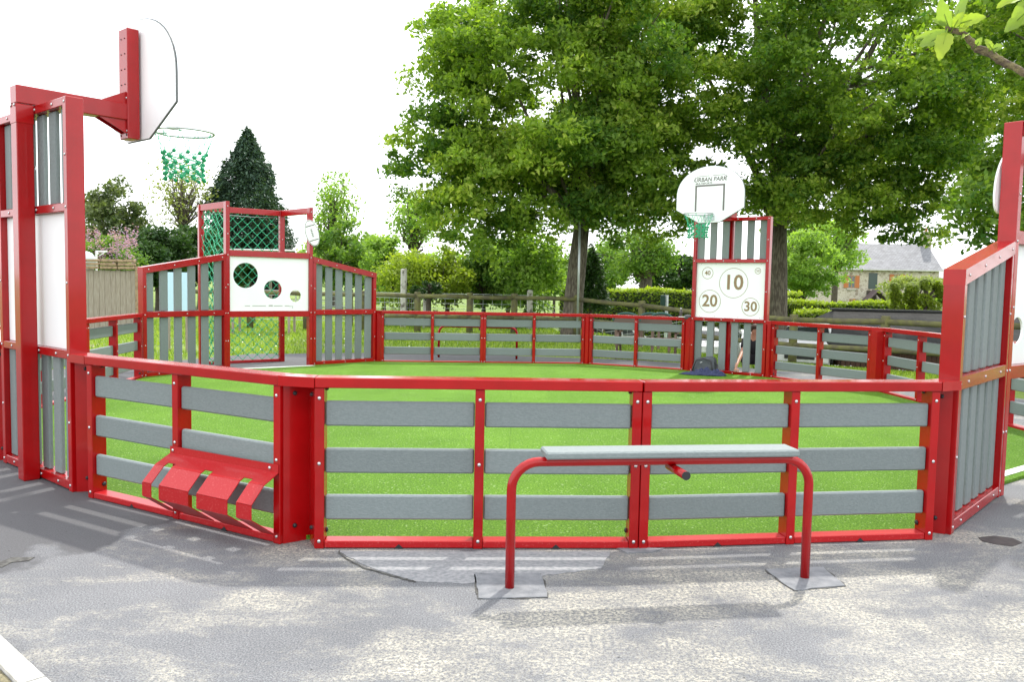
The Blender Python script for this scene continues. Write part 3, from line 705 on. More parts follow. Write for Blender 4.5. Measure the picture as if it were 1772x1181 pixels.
# ------------------------------------------------------------------ foliage generators
def leaf_mesh(name,C,size,mat,parent=None,seed=0,tint=None,up=.5,aspect=.55,fold=.25,down=0,dirs=None):
    rg=np.random.default_rng(seed); n=len(C); C=np.asarray(C,float)
    nrm=rg.normal(size=(n,3)); nrm[:,2]+=up*2; nrm/=np.linalg.norm(nrm,axis=1)[:,None]
    d=rg.normal(size=(n,3)) if dirs is None else dirs+rg.normal(size=(n,3))*.35
    d[:,2]-=down; d-=nrm*(d*nrm).sum(1)[:,None]; d/=np.linalg.norm(d,axis=1)[:,None]; s=np.cross(nrm,d)
    sz=size*rg.uniform(.65,1.25,n)[:,None]
    b=C-d*sz*.5; tp=C+d*sz*.5; l=C+s*sz*aspect*.5-nrm*sz*fold*.5-d*sz*.05; r=C-s*sz*aspect*.5-nrm*sz*fold*.5-d*sz*.05
    V=np.stack([b,l,tp,r],1).reshape(-1,3)
    me=bpy.data.meshes.new(name); me.vertices.add(4*n); me.vertices.foreach_set('co',V.ravel().astype('f4'))
    idx=(np.arange(n)[:,None]*4+np.array([0,2,1,0,3,2])).ravel()
    me.loops.add(6*n); me.loops.foreach_set('vertex_index',idx.astype('i4')); me.polygons.add(2*n)
    me.polygons.foreach_set('loop_start',(np.arange(2*n)*3).astype('i4')); 
    me.update(calc_edges=True)
    at_=me.attributes.new('tint','FLOAT','POINT'); tt=rg.uniform(0,1,n) if tint is None else np.clip(tint+rg.normal(size=n)*.18,0,1)
    at_.data.foreach_set('value',np.repeat(tt,4).astype('f4'))
    me.materials.append(mat); return link(name,me,parent)
def crown_pts(center,rad,ncl,per,clr,seed,lo=.55,squash=.7,lump=.22,zmin=None,flat=0):
    rg=np.random.default_rng(seed); c=np.array(center);rad=np.array(rad,float)
    d=rg.normal(size=(ncl,3)); d/=np.linalg.norm(d,axis=1)[:,None]
    # lumpy outline from a handful of random directions
    k=rg.normal(size=(9,3)); k/=np.linalg.norm(k,axis=1)[:,None]; am=rg.uniform(-lump,lump,9)
    sc=1+(np.clip((d@k.T-.3)/.7,0,1)**1*am).sum(1)
    r=lo+(1-lo)*rg.uniform(0,1,ncl)**.7
    cl=c+d*rad*(r*sc)[:,None]
    if zmin is not None:
        bad=cl[:,2]<zmin; cl[bad,2]=zmin+rg.uniform(0,.8,bad.sum())
    p=rg.normal(size=(ncl,per,3)); p/=np.linalg.norm(p,axis=2)[:,:,None]; p*= (rg.uniform(0,1,(ncl,per,1))**.5)*clr*rg.uniform(.6,1.3,(ncl,1,1)); p[:,:,2]*=squash
    pts=(cl[:,None,:]+p).reshape(-1,3); tint=np.repeat(rg.uniform(.15,.85,ncl),per)
    return cl,pts,tint
def clump_pts(center,rad,nclump,R_,ncl,per,clr,seed,lo=.3,zmin=None,extra=()):
    rg=np.random.default_rng(seed); c=np.array(center);rad=np.array(rad,float); P=[]
    while len(P)<nclump:      # spread the clumps, no two too close
        d=rg.normal(size=3); d/=np.linalg.norm(d); q=c+d*rad*(lo+(1-lo)*rg.uniform()**.5)
        if zmin is not None and q[2]<zmin: q[2]=zmin+rg.uniform(0,.9)
        if all(np.linalg.norm(q-p)>R_*.62 for p in P) or rg.uniform()<.04: P.append(q)
    P=np.array(P+[np.array(e,float) for e in extra]); nclump=len(P)
    rr=R_*rg.uniform(.65,1.25,(nclump,1,1)); d=rg.normal(size=(nclump,ncl,3)); d[:,:,2]+=.35; d/=np.linalg.norm(d,axis=2)[:,:,None]
    sub=P[:,None,:]+d*rr*rg.uniform(.55,1.08,(nclump,ncl,1))*np.array([1,1,.62]); t1=rg.uniform(.0,.75,(nclump,1))+rg.uniform(0,.3,(nclump,ncl))
    sub=sub.reshape(-1,3); n=len(sub); p=rg.normal(size=(n,per,3)); p/=np.linalg.norm(p,axis=2)[:,:,None]; p*=(rg.uniform(0,1,(n,per,1))**.55)*clr*rg.uniform(.5,1.4,(n,1,1)); p[:,:,2]*=.6
    p[:,:,2]-=.25*(p[:,:,0]**2+p[:,:,1]**2)/clr
    return P,(sub[:,None,:]+p).reshape(-1,3),np.repeat(t1.reshape(-1),per)
def limbs(g,base,cl,k,r0,seed,split=.45):
    rg=random.Random(seed); idx=list(range(len(cl))); rg.shuffle(idx); base=Vector(base)
    for i in idx[:k]:
        e=Vector(cl[i]); d=e-base; m1=base+d*.35+Vector((rg.uniform(-.3,.3),rg.uniform(-.3,.3),d.length*.10)); m2=base+d*.7+Vector((rg.uniform(-.3,.3),rg.uniform(-.3,.3),d.length*.08))
        rr=r0*rg.uniform(.5,1); g.tube([base-Vector((0,0,.25)),base+d*.14+Vector((0,0,d.length*.04)),m1,m2,e],[rr,rr*.8,rr*.6,rr*.35,.012],6)
def tree(name,label,base,h,center,rad,ncl,per,clr,leaf,mat,seed,r0=.15,bark=BARKD,trunk_top=None,nl=20,group='trees and shrubs behind the court',lo=.5,cat='tree',squash=.75,up=.4,zmin=None,lump=.22,down=.2,lean=(0,0),limbr=.5,aspect=.55,clumps=None,extra=()):
    t=thing(name,label,cat,base,0,group); bx=Vector(base)
    cl,pts,ti=crown_pts(center,rad,ncl,per,clr,seed,lo,squash,lump,zmin)
    if clumps: cl,pts,ti=clump_pts(center,rad,*clumps,seed,lo,zmin,extra)
    cl=cl-np.array(base);pts=pts-np.array(base)
    leaf_mesh('crown',pts,leaf,mat,t,seed,ti,up,down=down,aspect=aspect)
    tt=trunk_top if trunk_top else h*.4
    g=MB(); g.tube([(0,0,-.3),(0,0,.15),(lean[0]*.2,lean[1]*.2,tt*.35),(lean[0]*.6,lean[1]*.6,tt*.7),(lean[0],lean[1],tt)],[r0*1.35,r0*1.1,r0*.95,r0*.88,r0*.75],12)
    cz=center[2]-base[2]
    g.tube([(lean[0],lean[1],tt-.1),(lean[0]*.7,lean[1]*.8,(tt+cz)/2),(center[0]-base[0],center[1]-base[1],cz+rad[2]*.6)],[r0*.75,r0*.5,.02],8)
    limbs(g,(lean[0],lean[1],tt),cl,nl,r0*limbr,seed)
    limbs(g,(lean[0]*.8,lean[1]*.8,(tt+cz)/2+.2),cl,nl//2,r0*limbr*.8,seed+1)
    g.build('trunk',bark,t,True); return t
# two big maples
tree('broadleaf_tree','largest broad tree with the thick trunk left of the lettered backboard',(1.85,25.9,0),12,(1.45,26.0,7.1),(4.3,4.3,5.2),10,10,.85,.165,LEAF_MAPLE,11,.31,BARK,3.5,24,'big broadleaf trees behind the court',.3,zmin=4.3,lean=(.25,0),up=.35,clumps=(105,1.15,18,72,.44),extra=[tuple(at(a,b,c)) for a,b,c in ((775,230,25),(768,290,25.5),(772,355,25),(795,380,24.5),(840,393,24),(890,396,24.5),(925,375,24),(730,300,25.5),(1045,365,24.5),(1090,382,25),(1140,372,25),(745,250,25.5),(800,110,26),(790,70,26.5),(800,360,24),(835,290,24.5),(850,255,25),(1020,350,24),(1170,350,25),(850,40,25))])
tree('broadleaf_tree','big broad tree whose dark trunk rises behind the number target tower',(8.75,27.5,gz(8.75,27.5)),12,(10.4,26.8,9.0),(7.2,5.0,5.8),10,10,.9,.165,LEAF_MAPLE2,23,.36,BARK,4.6,15,'big broadleaf trees behind the court',.25,zmin=4.1,lean=(-.1,0),up=.35,clumps=(125,1.3,19,72,.46),extra=[tuple(at(a,b,c)) for a,b,c in ((1230,330,25.5),(1395,350,25),(1440,300,25),(1500,355,25),(1555,385,25),(1600,370,25.5),(1480,230,25),(1400,200,25),(1560,250,25),(1640,300,25))])
tree('broadleaf_tree','nearer tree reaching in from the right with low dark hanging leaves',(13.2,16.2,gz(13.2,16.2)),11,(12.2,16.0,6.3),(4.6,4.0,4.0),10,10,.75,.15,LEAF_MAPLE2,37,.3,BARK,3.0,20,'big broadleaf trees behind the court',.3,zmin=2.5,up=.35,clumps=(62,1.0,14,70,.40),extra=((8.7,14.2,2.5),(9.2,14.5,2.9),(8.4,14.8,3.1),(9.6,15,3.4)))
def T(px,ytop,ybot,Y,wpx,name,label,mat,seed,ncl=60,per=70,leaf=.22,clr=None,r0=.10,dens=1,zoff=0,nl=14,depth=None,**k):
    """crown between photo rows ytop..ybot, width wpx, standing at distance Y"""
    top=at(px,ytop,Y);bot=at(px,ybot,Y); rx_=wpx/F*Y/2; rz_=(top.z-bot.z)/2; c=((top.x+bot.x)/2,Y,(top.z+bot.z)/2)
    base=(c[0],Y,gz(c[0],Y)); clr=clr or min(rx_,rz_)*.38
    return tree(name,label,base,top.z,c,(rx_-clr*.4,(depth or rx_),rz_-clr*.4),ncl,per,clr,leaf,mat,seed,r0,trunk_top=max(.5,bot.z-base[2]+.3),nl=nl,**k)
T(200,326,490,42,108,'evergreen_tree','round evergreen holm tree above the wooden plank fence',LEAF_HOLM,41,110,130,.22,lo=.6)
T(315,250,410,40,130,'budding_tree','thinly leaved budding tree between the round evergreen and the pointed conifer',LEAF_PALE,42,110,14,.17,clr=.75,nl=60,r0=.28,bark=BARK,lo=.3,limbr=.22)
T(190,400,490,30,110,'lilac_bush','lilac bush with mauve flowers over the wooden plank fence',LEAF_MID,43,40,90,.14,cat='shrub')
tb=bpy.data.objects[-1] if False else None
T(272,392,505,36,128,'dark_hedge_shrub','dark green bushy shrub left of the far goal cage',LEAF_DARK,44,110,130,.2,lo=.5,cat='shrub')
T(345,386,500,38,100,'dark_hedge_shrub','dark green bushy shrub touching the far goal cage from behind',LEAF_DARK,45,90,130,.2,lo=.5,cat='shrub')
T(578,276,470,46,92,'slender_tree','slender light green tree rising between the goal cage and the big tree',LEAF_LIGHT,46,90,26,.22,clr=.8,lo=.35,nl=40,r0=.2)
T(718,318,450,48,96,'slender_tree','open crowned tree at the left edge of the big tree',LEAF_LIGHT,47,90,24,.23,clr=.85,lo=.3,nl=50,r0=.24)
T(590,392,500,40,100,'green_shrub','mid green shrub under the slender light tree',LEAF_MID,48,50,90,.24,cat='shrub')
T(665,388,530,36,85,'green_shrub','tall loose shrub just right of the far goal wing',LEAF_LIGHT,49,60,70,.2,cat='shrub',lo=.3)
T(705,420,545,30.5,125,'yellow_green_shrub','yellow green shrub with arching shoots behind the log fence',LEAF_YEL,50,80,75,.15,cat='shrub',lo=.3,nl=24)
T(775,415,545,31,105,'yellow_green_shrub','bright green shrub left of the small trees behind the log fence',LEAF_YEL,51,70,75,.15,cat='shrub',lo=.3,nl=24)
T(742,486,520,28.5,52,'ivy_shrub','low dark ivy clump beside the log fence',LEAF_DARK,52,30,70,.1,cat='shrub')
T(838,402,545,32,105,'small_tree','small bushy tree left of the big trunk, the left one of a pair',LEAF_MID,53,90,90,.17,lo=.35)
T(915,385,548,31,125,'small_tree','taller bushy tree just left of the big trunk',LEAF_LIGHT,54,110,85,.17,lo=.35)
T(880,440,540,36,200,'green_shrub','mid green undergrowth behind the pair of small trees',LEAF_MID,55,90,90,.2,cat='shrub')
T(1108,392,492,46,150,'old_fruit_tree','old spreading tree with a leaning grey trunk above the clipped hedge',LEAF_MID,56,100,60,.22,lo=.45,nl=36,r0=.42,bark=BARK,lean=(.4,0),clr=.8)
T(1165,440,512,54,150,'green_shrub','dark green bushes behind the clipped hedge left of the number target',LEAF_DARK,57,80,90,.28,cat='shrub')
T(1040,425,515,56,120,'green_shrub','mid green bushes far behind the small spruce',LEAF_MID,62,80,80,.3,cat='shrub')
T(1390,388,532,46,122,'willow_tree','soft yellow green willow like tree between the tower and the stone house',LEAF_LIGHT,58,170,120,.17,lo=.25,down=1.2,r0=.2,clumps=(34,.75,13,60,.42))
T(1448,365,478,62,120,'slender_tree','airy green tree partly hiding the left end of the stone house',LEAF_LIGHT,59,80,42,.30,lo=.35,nl=40,r0=.25)
T(1380,360,420,75,130,'slender_tree','light green treetops behind the willow like tree',LEAF_LIGHT,60,60,70,.4)
T(1590,470,530,75,120,'green_shrub','pale grey green bush in front of the stone house wall',LEAF_PALE,61,70,70,.3,cat='shrub')
T(1652,490,545,34,60,'green_shrub','light green bush beside the topiary at the right goal wing',LEAF_LIGHT,63,60,70,.2,cat='shrub')
T(1770,420,520,40,120,'green_shrub','green bush seen through the hole of the right goal panel',LEAF_MID,64,70,70,.22,cat='shrub')
T(545,415,505,58,120,'green_shrub','soft pale bushes far behind the far goal, right of the cage',LEAF_LIGHT,65,70,60,.3,cat='shrub')
T(625,425,508,60,110,'green_shrub','far mid green bushes behind the end of the goal wing',LEAF_MID,66,70,70,.3,cat='shrub')
T(790,440,510,62,150,'green_shrub','far pale green bushes behind the yellow green shrub',LEAF_LIGHT,67,80,70,.32,cat='shrub')
T(960,430,515,52,110,'green_shrub','far mid green bushes behind the big tree trunk',LEAF_MID,68,70,70,.3,cat='shrub')
T(640,400,470,48,60,'slender_tree','pale feathery young tree between the goal wing and the open crowned tree',LEAF_LIGHT,69,50,40,.24,lo=.35,nl=20)
T(405,438,506,39,80,'dark_hedge_shrub','dark shrub seen through the largest hole of the far goal panel',LEAF_DARK,70,60,110,.2,lo=.5,cat='shrub')
# lilac flowers
lb=[o for o in bpy.data.objects if o.name.startswith('lilac_bush')][0]
rg=np.random.default_rng(5); P_=[]
for k in range(46):
    c=at(rg.uniform(150,238),rg.uniform(400,450),28.8+rg.uniform(-.4,.5)); 
    for j in range(26): P_.append((c.x+rg.normal()*.06,c.y+rg.normal()*.06,c.z+rg.normal()*.11))
leaf_mesh('blossom',np.array(P_)-np.array(lb.location),.07,LEAF_LILAC,lb,4)
# conifers
def conifer(px,ytop,ybot,Y,wpx,label,mat,seed,n=1500,leaf=.3,name='conifer'):
    top=at(px,ytop,Y);bot=at(px,ybot,Y); b=Vector((bot.x,Y,gz(bot.x,Y))); H=top.z-b.z; z0=max(.2,bot.z-b.z); Rm=wpx/F*Y/2*1.3
    t=thing(name,label,'conifer',b,0,'trees and shrubs behind the court'); rg=np.random.default_rng(seed); C=[];D=[];ti=[]
    for k in range(n):
        f=rg.uniform(0,1)**.75; z=z0+(H-z0)*(1-f) ; a=rg.uniform(0,2*math.pi)
        R0=Rm*.92*(min(1,f*1.9)**.8)*(.78+.22*math.sin(a*3+f*9)+.12*math.sin(a*7+f*31)); L_=rg.uniform(.45,1.0)
        tt_=rg.uniform(.2,.8)
        for j in range(9):
            q=L_+(1-L_)*j/9-.0; rr=R0*q+rg.normal()*.06; C.append((math.cos(a+rg.normal()*.1)*rr,math.sin(a+rg.normal()*.1)*rr,z-.22*R0*q+rg.normal()*.13)); D.append((math.cos(a),math.sin(a),-.55)); ti.append(tt_)
    leaf_mesh('crown',C,leaf,mat,t,seed,np.array(ti),.6,.38,.2,dirs=np.array(D)*1.6)
    MB().tube([(0,0,-.2),(0,0,H*.95)],[Rm*.12,.03],8).build('trunk',BARKD,t,True); return t
conifer(428,226,452,42,122,'tall pointed dark conifer behind the far goal cage',LEAF_CONIF,71,3600,.25)
conifer(1022,432,530,33,52,'small dark spruce just right of the big tree trunk',LEAF_DARK,72,420,.2,'spruce')
# hedges
def hedge(name,label,P,w,z0,z1,mat,seed,n,leaf=.13,cat='hedge'):
    t=thing(name,label,cat,(P[0][0],P[0][1],z0),0); rg=np.random.default_rng(seed); C=[];ti=[]; g=MB()
    segs=[(Vector(a),Vector(b)) for a,b in zip(P,P[1:])]; tot=sum((b-a).length for a,b in segs)
    for a,b in segs:
        d=(b-a);l=d.length;d.normalize(); nn=Vector((-d.y,d.x)); k=int(n*l/tot)
        for i in range(k):
            u=rg.uniform(0,l); f=rg.uniform()
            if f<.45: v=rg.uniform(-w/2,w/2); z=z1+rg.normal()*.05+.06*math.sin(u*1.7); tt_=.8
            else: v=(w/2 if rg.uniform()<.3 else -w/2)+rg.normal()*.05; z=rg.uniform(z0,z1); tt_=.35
            p=a+d*u+nn*v; C.append((p.x-P[0][0],p.y-P[0][1],z-z0)); ti.append(tt_)
        q=[a-nn*w*.42,b-nn*w*.42,b+nn*w*.42,a+nn*w*.42]; g.prism([(p.x-P[0][0],p.y-P[0][1]) for p in q],-.1,z1-z0-.08)
    leaf_mesh('foliage',C,leaf,mat,t,seed,np.array(ti),.5)
    g.build('twig_mass',M('twigs_'+name,(.02,.03,.012),.9,c2=(.04,.06,.02),scale=8),t); return t
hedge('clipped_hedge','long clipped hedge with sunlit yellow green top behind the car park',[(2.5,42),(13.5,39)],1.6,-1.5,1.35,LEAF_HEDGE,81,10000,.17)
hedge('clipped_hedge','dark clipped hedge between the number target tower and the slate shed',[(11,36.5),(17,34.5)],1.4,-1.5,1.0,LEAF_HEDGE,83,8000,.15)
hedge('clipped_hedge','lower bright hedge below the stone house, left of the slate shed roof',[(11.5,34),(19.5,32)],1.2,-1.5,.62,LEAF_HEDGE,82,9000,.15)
# topiary
def topiary(pts,Y,label,seed):
    o=at(pts[0][0],pts[0][1],Y); t=thing('topiary_shrub',label,'topiary',(o.x,o.y,o.z-1.2),0,'cloud pruned shrubs before the stone house'); C=[];ti=[];rg=np.random.default_rng(seed)
    g=MB(); g.tube([(0,0,-.6),(0.05,0,.6),(0,0,1.2)],.07,6)
    for (px,py,r) in pts:
        c=at(px,py,Y)-t.location; rr=r/F*Y*.85; g.tube([(0,0,.6),tuple(c)],.05,5)
        d=rg.normal(size=(420,3)); d/=np.linalg.norm(d,axis=1)[:,None]; d*=rr*rg.uniform(.75,1.05,(420,1)); C+= [tuple(c+Vector(q)) for q in d]; ti+=[.6]*420
    leaf_mesh('foliage',C,.13,LEAF_HEDGE,t,seed,np.array(ti),.5); g.build('stem',BARKD,t,True)
topiary([(1548,496,9),(1550,512,11),(1552,530,14)],31,'small stacked cloud pruned shrub, leftmost of the topiary',1)
topiary([(1578,500,15),(1575,515,14),(1580,535,13)],31,'broad cloud pruned shrub in the middle of the topiary',2)
topiary([(1602,492,13),(1622,496,10),(1628,508,10),(1600,520,14),(1615,532,14)],30.5,'tallest cloud pruned shrub beside the right goal wing',3)

# ------------------------------------------------------------------ stone house
def house():
    o=at(1395,540,100); c=Vector((o.x,100,-.6)); t=thing('stone_house','stone farmhouse with grey slate roof and orange shutters behind the hedge','house',c,R(-3))
    # local x to right, y back
    Wd=at(1618,500,100).x-c.x; E=4.15+.6-.35; RZ=at(1520,421,100).z+.6; dp=7.5
    pz=lambda px,py:(at(px,py,100).x-c.x,at(px,py,100).z-c.z)
    MB().box(0,Wd,0,dp,0,pz(1500,465)[1],.01).build('wall',STONE,t)
    ez=pz(1500,466)[1]+.02; rz_=pz(1520,421)[1]
    g=MB(); g.add([(-.3,-.4,ez-.12),(Wd+.3,-.4,ez-.12),(Wd+.1,dp/2,rz_),(-.1,dp/2,rz_),(-.3,dp+.4,ez-.12),(Wd+.3,dp+.4,ez-.12),(-.3,-.4,ez-.02),(Wd+.3,-.4,ez-.02),(Wd+.1,dp/2,rz_+.12),(-.1,dp/2,rz_+.12),(-.3,dp+.4,ez-.02),(Wd+.3,dp+.4,ez-.02)],
      [(0,3,2,1),(3,4,5,2),(6,7,8,9),(9,8,11,10),(0,1,7,6),(4,10,11,5),(0,6,9,3),(3,9,10,4),(1,2,8,7),(2,5,11,8)])
    rf=g.build('roof',HOUSEROOF,t); uv=rf.data.uv_layers.new(name='UVMap')
    for p in rf.data.polygons:
        for li in p.loop_indices: v=rf.data.vertices[rf.data.loops[li].vertex_index].co; uv.data[li].uv=(v.x,v.y*1.3)
    g=MB(); g.add([(Wd,0,ez-.1),(Wd,dp,ez-.1),(Wd,dp/2,rz_-.02),(Wd-.3,0,ez-.1),(Wd-.3,dp,ez-.1),(Wd-.3,dp/2,rz_-.02),(0,0,ez-.1),(0,dp,ez-.1),(0,dp/2,rz_-.02),(.3,0,ez-.1),(.3,dp,ez-.1),(.3,dp/2,rz_-.02)],[(0,1,2),(3,5,4),(6,8,7),(9,10,11)]); g.build('gable',STONE,t)
    x0,z1=pz(1617,398);x1,_=pz(1630,398); g=MB().box(x0-.1,x1-.1,dp/2-.5,dp/2+.5,rz_-1.4,z1,.02); ch=g.build('chimney',STONE,rf)
    MB().tube([(x0+.3,dp/2,z1),(x0+.3,dp/2,z1+.45)],.16,8).build('chimney_pot',M('terracotta',(.45,.16,.08),.8),rf)
    MB().box(-.3,Wd+.3,-.52,-.41,ez-.16,ez-.04,.01).build('gutter',M('pale_gutter',(.5,.5,.48),.5),t)
    FR=M('window_frame',(.32,.17,.09),.6); SH=M('orange_shutter',(.42,.14,.035),.6,c2=(.34,.11,.03),scale=3,stretch=(8,8,.5)); GL=M('window_glass',(.05,.07,.07),.1,spec=.8)
    def win(pxa,pya,pxb,pyb,shl,shr):
        xa,za=pz(pxa,pyb);xb,zb=pz(pxb,pya)
        w=MB().box(xa,xb,-.03,.06,za,zb,.01).build('window',GL,t)
        g=MB()
        for x in (xa,(xa+xb)/2,xb): g.box(x-.05,x+.05,-.07,-.031,za,zb,.005)
        for z in (za,(za+zb)/2,zb): g.box(xa+.052,(xa+xb)/2-.052,-.066,-.031,z-.04,z+.04,.005); g.box((xa+xb)/2+.052,xb-.052,-.066,-.031,z-.04,z+.04,.005)
        g.build('frame',FR,w); MB().box(xa-.15,xb+.15,-.13,-.005,za-.28,za-.05,.01).build('sill',M('sill_stone',(.4,.38,.33),.8),w)
        wd=(xb-xa)*.62
        if shl: MB().box(xa-wd-.05,xa-.05,-.09,-.005,za-.02,zb+.05,.01).build('shutter',SH,t)
        if shr: MB().box(xb+.05,xb+wd+.05,-.09,-.005,za-.02,zb+.05,.01).build('shutter',SH,t)
    win(1466,478,1478,498,1,1); win(1543,476,1555,494,1,1); win(1468,518,1474,528,0,1)
    xa,za=pz(1500,500);xb,zb=pz(1516,473)
    lp=MB().box(xa,xb,-.06,.05,za,zb,.01).build('loft_window',M('dark_green_glass',(.02,.045,.035),.15),t)
    # porch gable
    xc,zt=pz(1506,502); xl,zl=pz(1486,522); xr,_=pz(1525,522); g=MB()
    g.beam((xl,-1.3,zl),(xc,-1.3,zt),1.9,.12); g.beam((xc,-1.3,zt),(xr,-1.3,zl),1.9,.12)
    pr=g.build('porch_roof',M('porch_slate',(.09,.065,.07),.6),t)
    g=MB(); 
    for x in (xl+.35,xr-.35): g.box(x-.08,x+.08,-2.2,-2.04,0,zl+.3,.01)
    g.beam((xl+.2,-2.1,zl+.1),(xr-.2,-2.1,zl+.1),.14,.16); g.build('porch_frame',BARKD,t)
    MB().box(xc-.6,xc+.6,-.05,.05,0,2.2,.01).build('door',M('dark_door',(.05,.04,.03),.5),t)
house()
o=at(1560,470,104); t=thing('low_outbuilding','low slate roofed annexe right of the stone house','outbuilding',(at(1624,500,104).x,104,-.5)); 
x1=at(1700,500,104).x-t.location.x; zt=at(1640,464,104).z+.5
MB().box(0,x1,0,4,0,zt-1.2,.01).build('wall',STONE,t); g=MB(); g.add([(-.1,-.3,zt-1.3),(x1,-.3,zt-1.3),(x1,2,zt),(-.1,2,zt),(-.1,4.3,zt-1.3),(x1,4.3,zt-1.3)],[(0,1,2,3),(3,2,5,4),(0,3,4),(1,5,2)]); g.build('roof',SLATE,t)

# ------------------------------------------------------------------ slate roofed shed
def shed():
    a=at(1440,600,25.2); b=at(1475,537,29.0); L_=9.5; t=thing('slate_roofed_shed','long low shed with dark shiny slate roof and brown plank walls','shed',(a.x,a.y,-1.7),R(-8))
    ez=a.z+.05+1.7; rzz=b.z+1.7; dx=.9; dy=3.9
    g=MB(); g.add([(0,0,ez),(L_,0,ez),(L_,dy,rzz),(dx,dy,rzz),(0,2*dy,ez),(L_,2*dy,ez),(0,0,ez-.07),(L_,0,ez-.07),(0,2*dy,ez-.07),(L_,2*dy,ez-.07)],[(0,1,2,3),(3,2,5,4),(0,3,4),(6,7,1,0),(6,0,4,8),(6,8,9,7),(1,7,9,5,2)])
    rf=g.build('roof',SHEDROOF,t); uv=rf.data.uv_layers.new(name='UVMap')
    for p in rf.data.polygons:
        for li in p.loop_indices: v=rf.data.vertices[rf.data.loops[li].vertex_index].co; uv.data[li].uv=(v.x,v.y*1.05)
    MB().beam((dx-.1,dy,rzz+.02),(L_,dy,rzz+.02),.25,.07).build('ridge_cap',BLACKR,rf)
    MB().box(-.05,L_,-.08,-.005,ez-.13,ez-.01,.01).build('gutter',BLACKR,rf)
    g=MB(); x=.35
    while x<L_-.3: g.box(x,x+.135,.30,.34,0,ez-.075,.006); x+=.145
    y=.35
    while y<2*dy-.3: g.box(.30,.34,y,y+.135,0,ez-.075,.006); y+=.145
    g.build('plank_wall',M('brown_planks',(.085,.035,.02),.7,c2=(.05,.022,.014),scale=4,stretch=(5,5,.5)),t)
    MB().box(.345,L_-.3,.345,2*dy-.3,0,ez-.1,.0).build('inner_wall',BLACKR,t)
shed()

# ------------------------------------------------------------------ log fence, wire fence, posts
LP=[(-10.2,26.4),(-8.3,26.3),(-6.5,26.2),(-4.7,26.0),(-2.96,25.9),(-1.33,25.8),(.05,26.0),(1.97,25.6),(3.75,24.2),(5.35,22.4),(6.9,20.4),(8.3,18.5),(9.8,17.0),(11.4,15.8)]
t=thing('log_fence','rustic round log post and rail fence crossing behind the court','fence',(0,0,0),0)
for i,(x,y) in enumerate(LP):
    z=gz(x,y)-.03; MB().tube([(x,y,z-.1),(x,y,z+1.26),(x,y,z+1.285)],[.105,.10,.085],12).build('post',WLOG,t,True)
for i in range(len(LP)-1):
    (x0,y0),(x1,y1)=LP[i],LP[i+1]
    if i==1: pass
    for hz,r in ((1.12,.07),(.50,.065)):
        z0=gz(x0,y0)+hz;z1=gz(x1,y1)+hz; n=random.uniform(-.02,.02)
        MB().tube([(x0+.02,y0-.05,z0),((x0+x1)/2,(y0+y1)/2-.05,(z0+z1)/2+n),(x1-.02,y1-.05,z1)],[r,r*.95,r],10).build('rail',WLOG,t,True)
t=thing('wire_fence','thin wire stock fence with pale posts behind the log fence','fence',(0,0,0),0)
wp=[(-9,29),(-5.6,29),(-3.75,28.6),(-3.0,28.8),(0.6,29.2),(3.2,29),(6,27.6),(8,26)]
for i,(x,y) in enumerate(wp):
    z=gz(x,y); big=i==2; h_=2.0 if big else (1.35 if i in(3,4) else 1.25)
    if i in (2,3,4): MB().box(x-.10,x+.10,y-.08,y+.08,z-.1,z+h_,.03).build('post',M('white_post',(.5,.49,.45),.9,c2=(.15,.13,.11),scale=6,lo=.5,hi=.62),t)
    else: MB().tube([(x,y,z-.1),(x,y,z+h_)],.04,8).build('post',WLOG,t)
g=MB()
for k in range(7):
    hz=.15+.17*k; g.tube([(x,y,gz(x,y)+hz) for x,y in wp],.006,4)
for i in range(len(wp)-1):
    for j in range(11):
        f=j/11; x=wp[i][0]*(1-f)+wp[i+1][0]*f; y=wp[i][1]*(1-f)+wp[i+1][1]*f; z=gz(x,y); g.tube([(x,y,z+.15),(x,y,z+1.17)],.004,4)
g.build('wire_mesh',GALV,t)
b=at(999,570,25.3); t=thing('steel_pole','thin galvanised pole against the right side of the big tree trunk','pole',(b.x,25.3,0)); 
MB().tube([(0,0,-.1),(0,0,4.3)],.035,10).build('shaft',GALV,t,True); MB().tube([(0,0,4.3),(0,0,4.33)],.04,10).build('pole_cap',BLACKR,t)
# sign post with dark box and two pointer boards
b=at(1153,545,30); t=thing('footpath_post','white post with dark green box and two small white pointers by the hedge','sign post',(b.x,30,gz(b.x,30)))
zt=at(1153,511,30).z-t.location.z; MB().tube([(0,0,0),(0,0,zt)],.055,8).build('shaft',M('white_shaft',(.6,.66,.68),.5),t,True); MB().box(-.22,-.06,-.06,.06,zt-.38,zt,.02).build('green_box',M('dark_green',(.01,.06,.05),.5),t)
for z in (zt-.48,zt-.66): MB().box(-.34,-.06,-.02,.01,z-.035,z+.035,.005).build('pointer',M('white_pointer',(.7,.7,.68),.5),t)
# plank fence far left
a=at(236,560,23.5); t=thing('plank_fence','tall weathered upright plank fence at the far left with log ends on top','fence',(a.x,23.5,gz(a.x,23.5)),math.pi-R(1))
zt=at(200,468,23.5).z; g=MB(); x=0; rnd=random.Random(3)
while x<9: w=rnd.uniform(.13,.17); g.box(x,x+w-.008,-.015,.015,0,zt+rnd.uniform(-.02,.02),.004); x+=w
g.build('planks',GREYWOOD,t); MB().box(-.1,0,-.06,.06,0,zt+.12,.01).build('end_post',OLDWOOD,t)
g=MB(); x=0
zt2=at(200,450,23.5).z
while x<9:
    w=rnd.uniform(.25,.6)
    for k in range(3): g.box(x+rnd.uniform(0,.05),x+w-.02,-.05-rnd.uniform(0,.06),.12,zt+.03+(zt2-zt)*k/3,zt+.01+(zt2-zt)*(k+1)/3,.012)
    x+=w
g.build('stacked_battens',OLDWOOD,t)
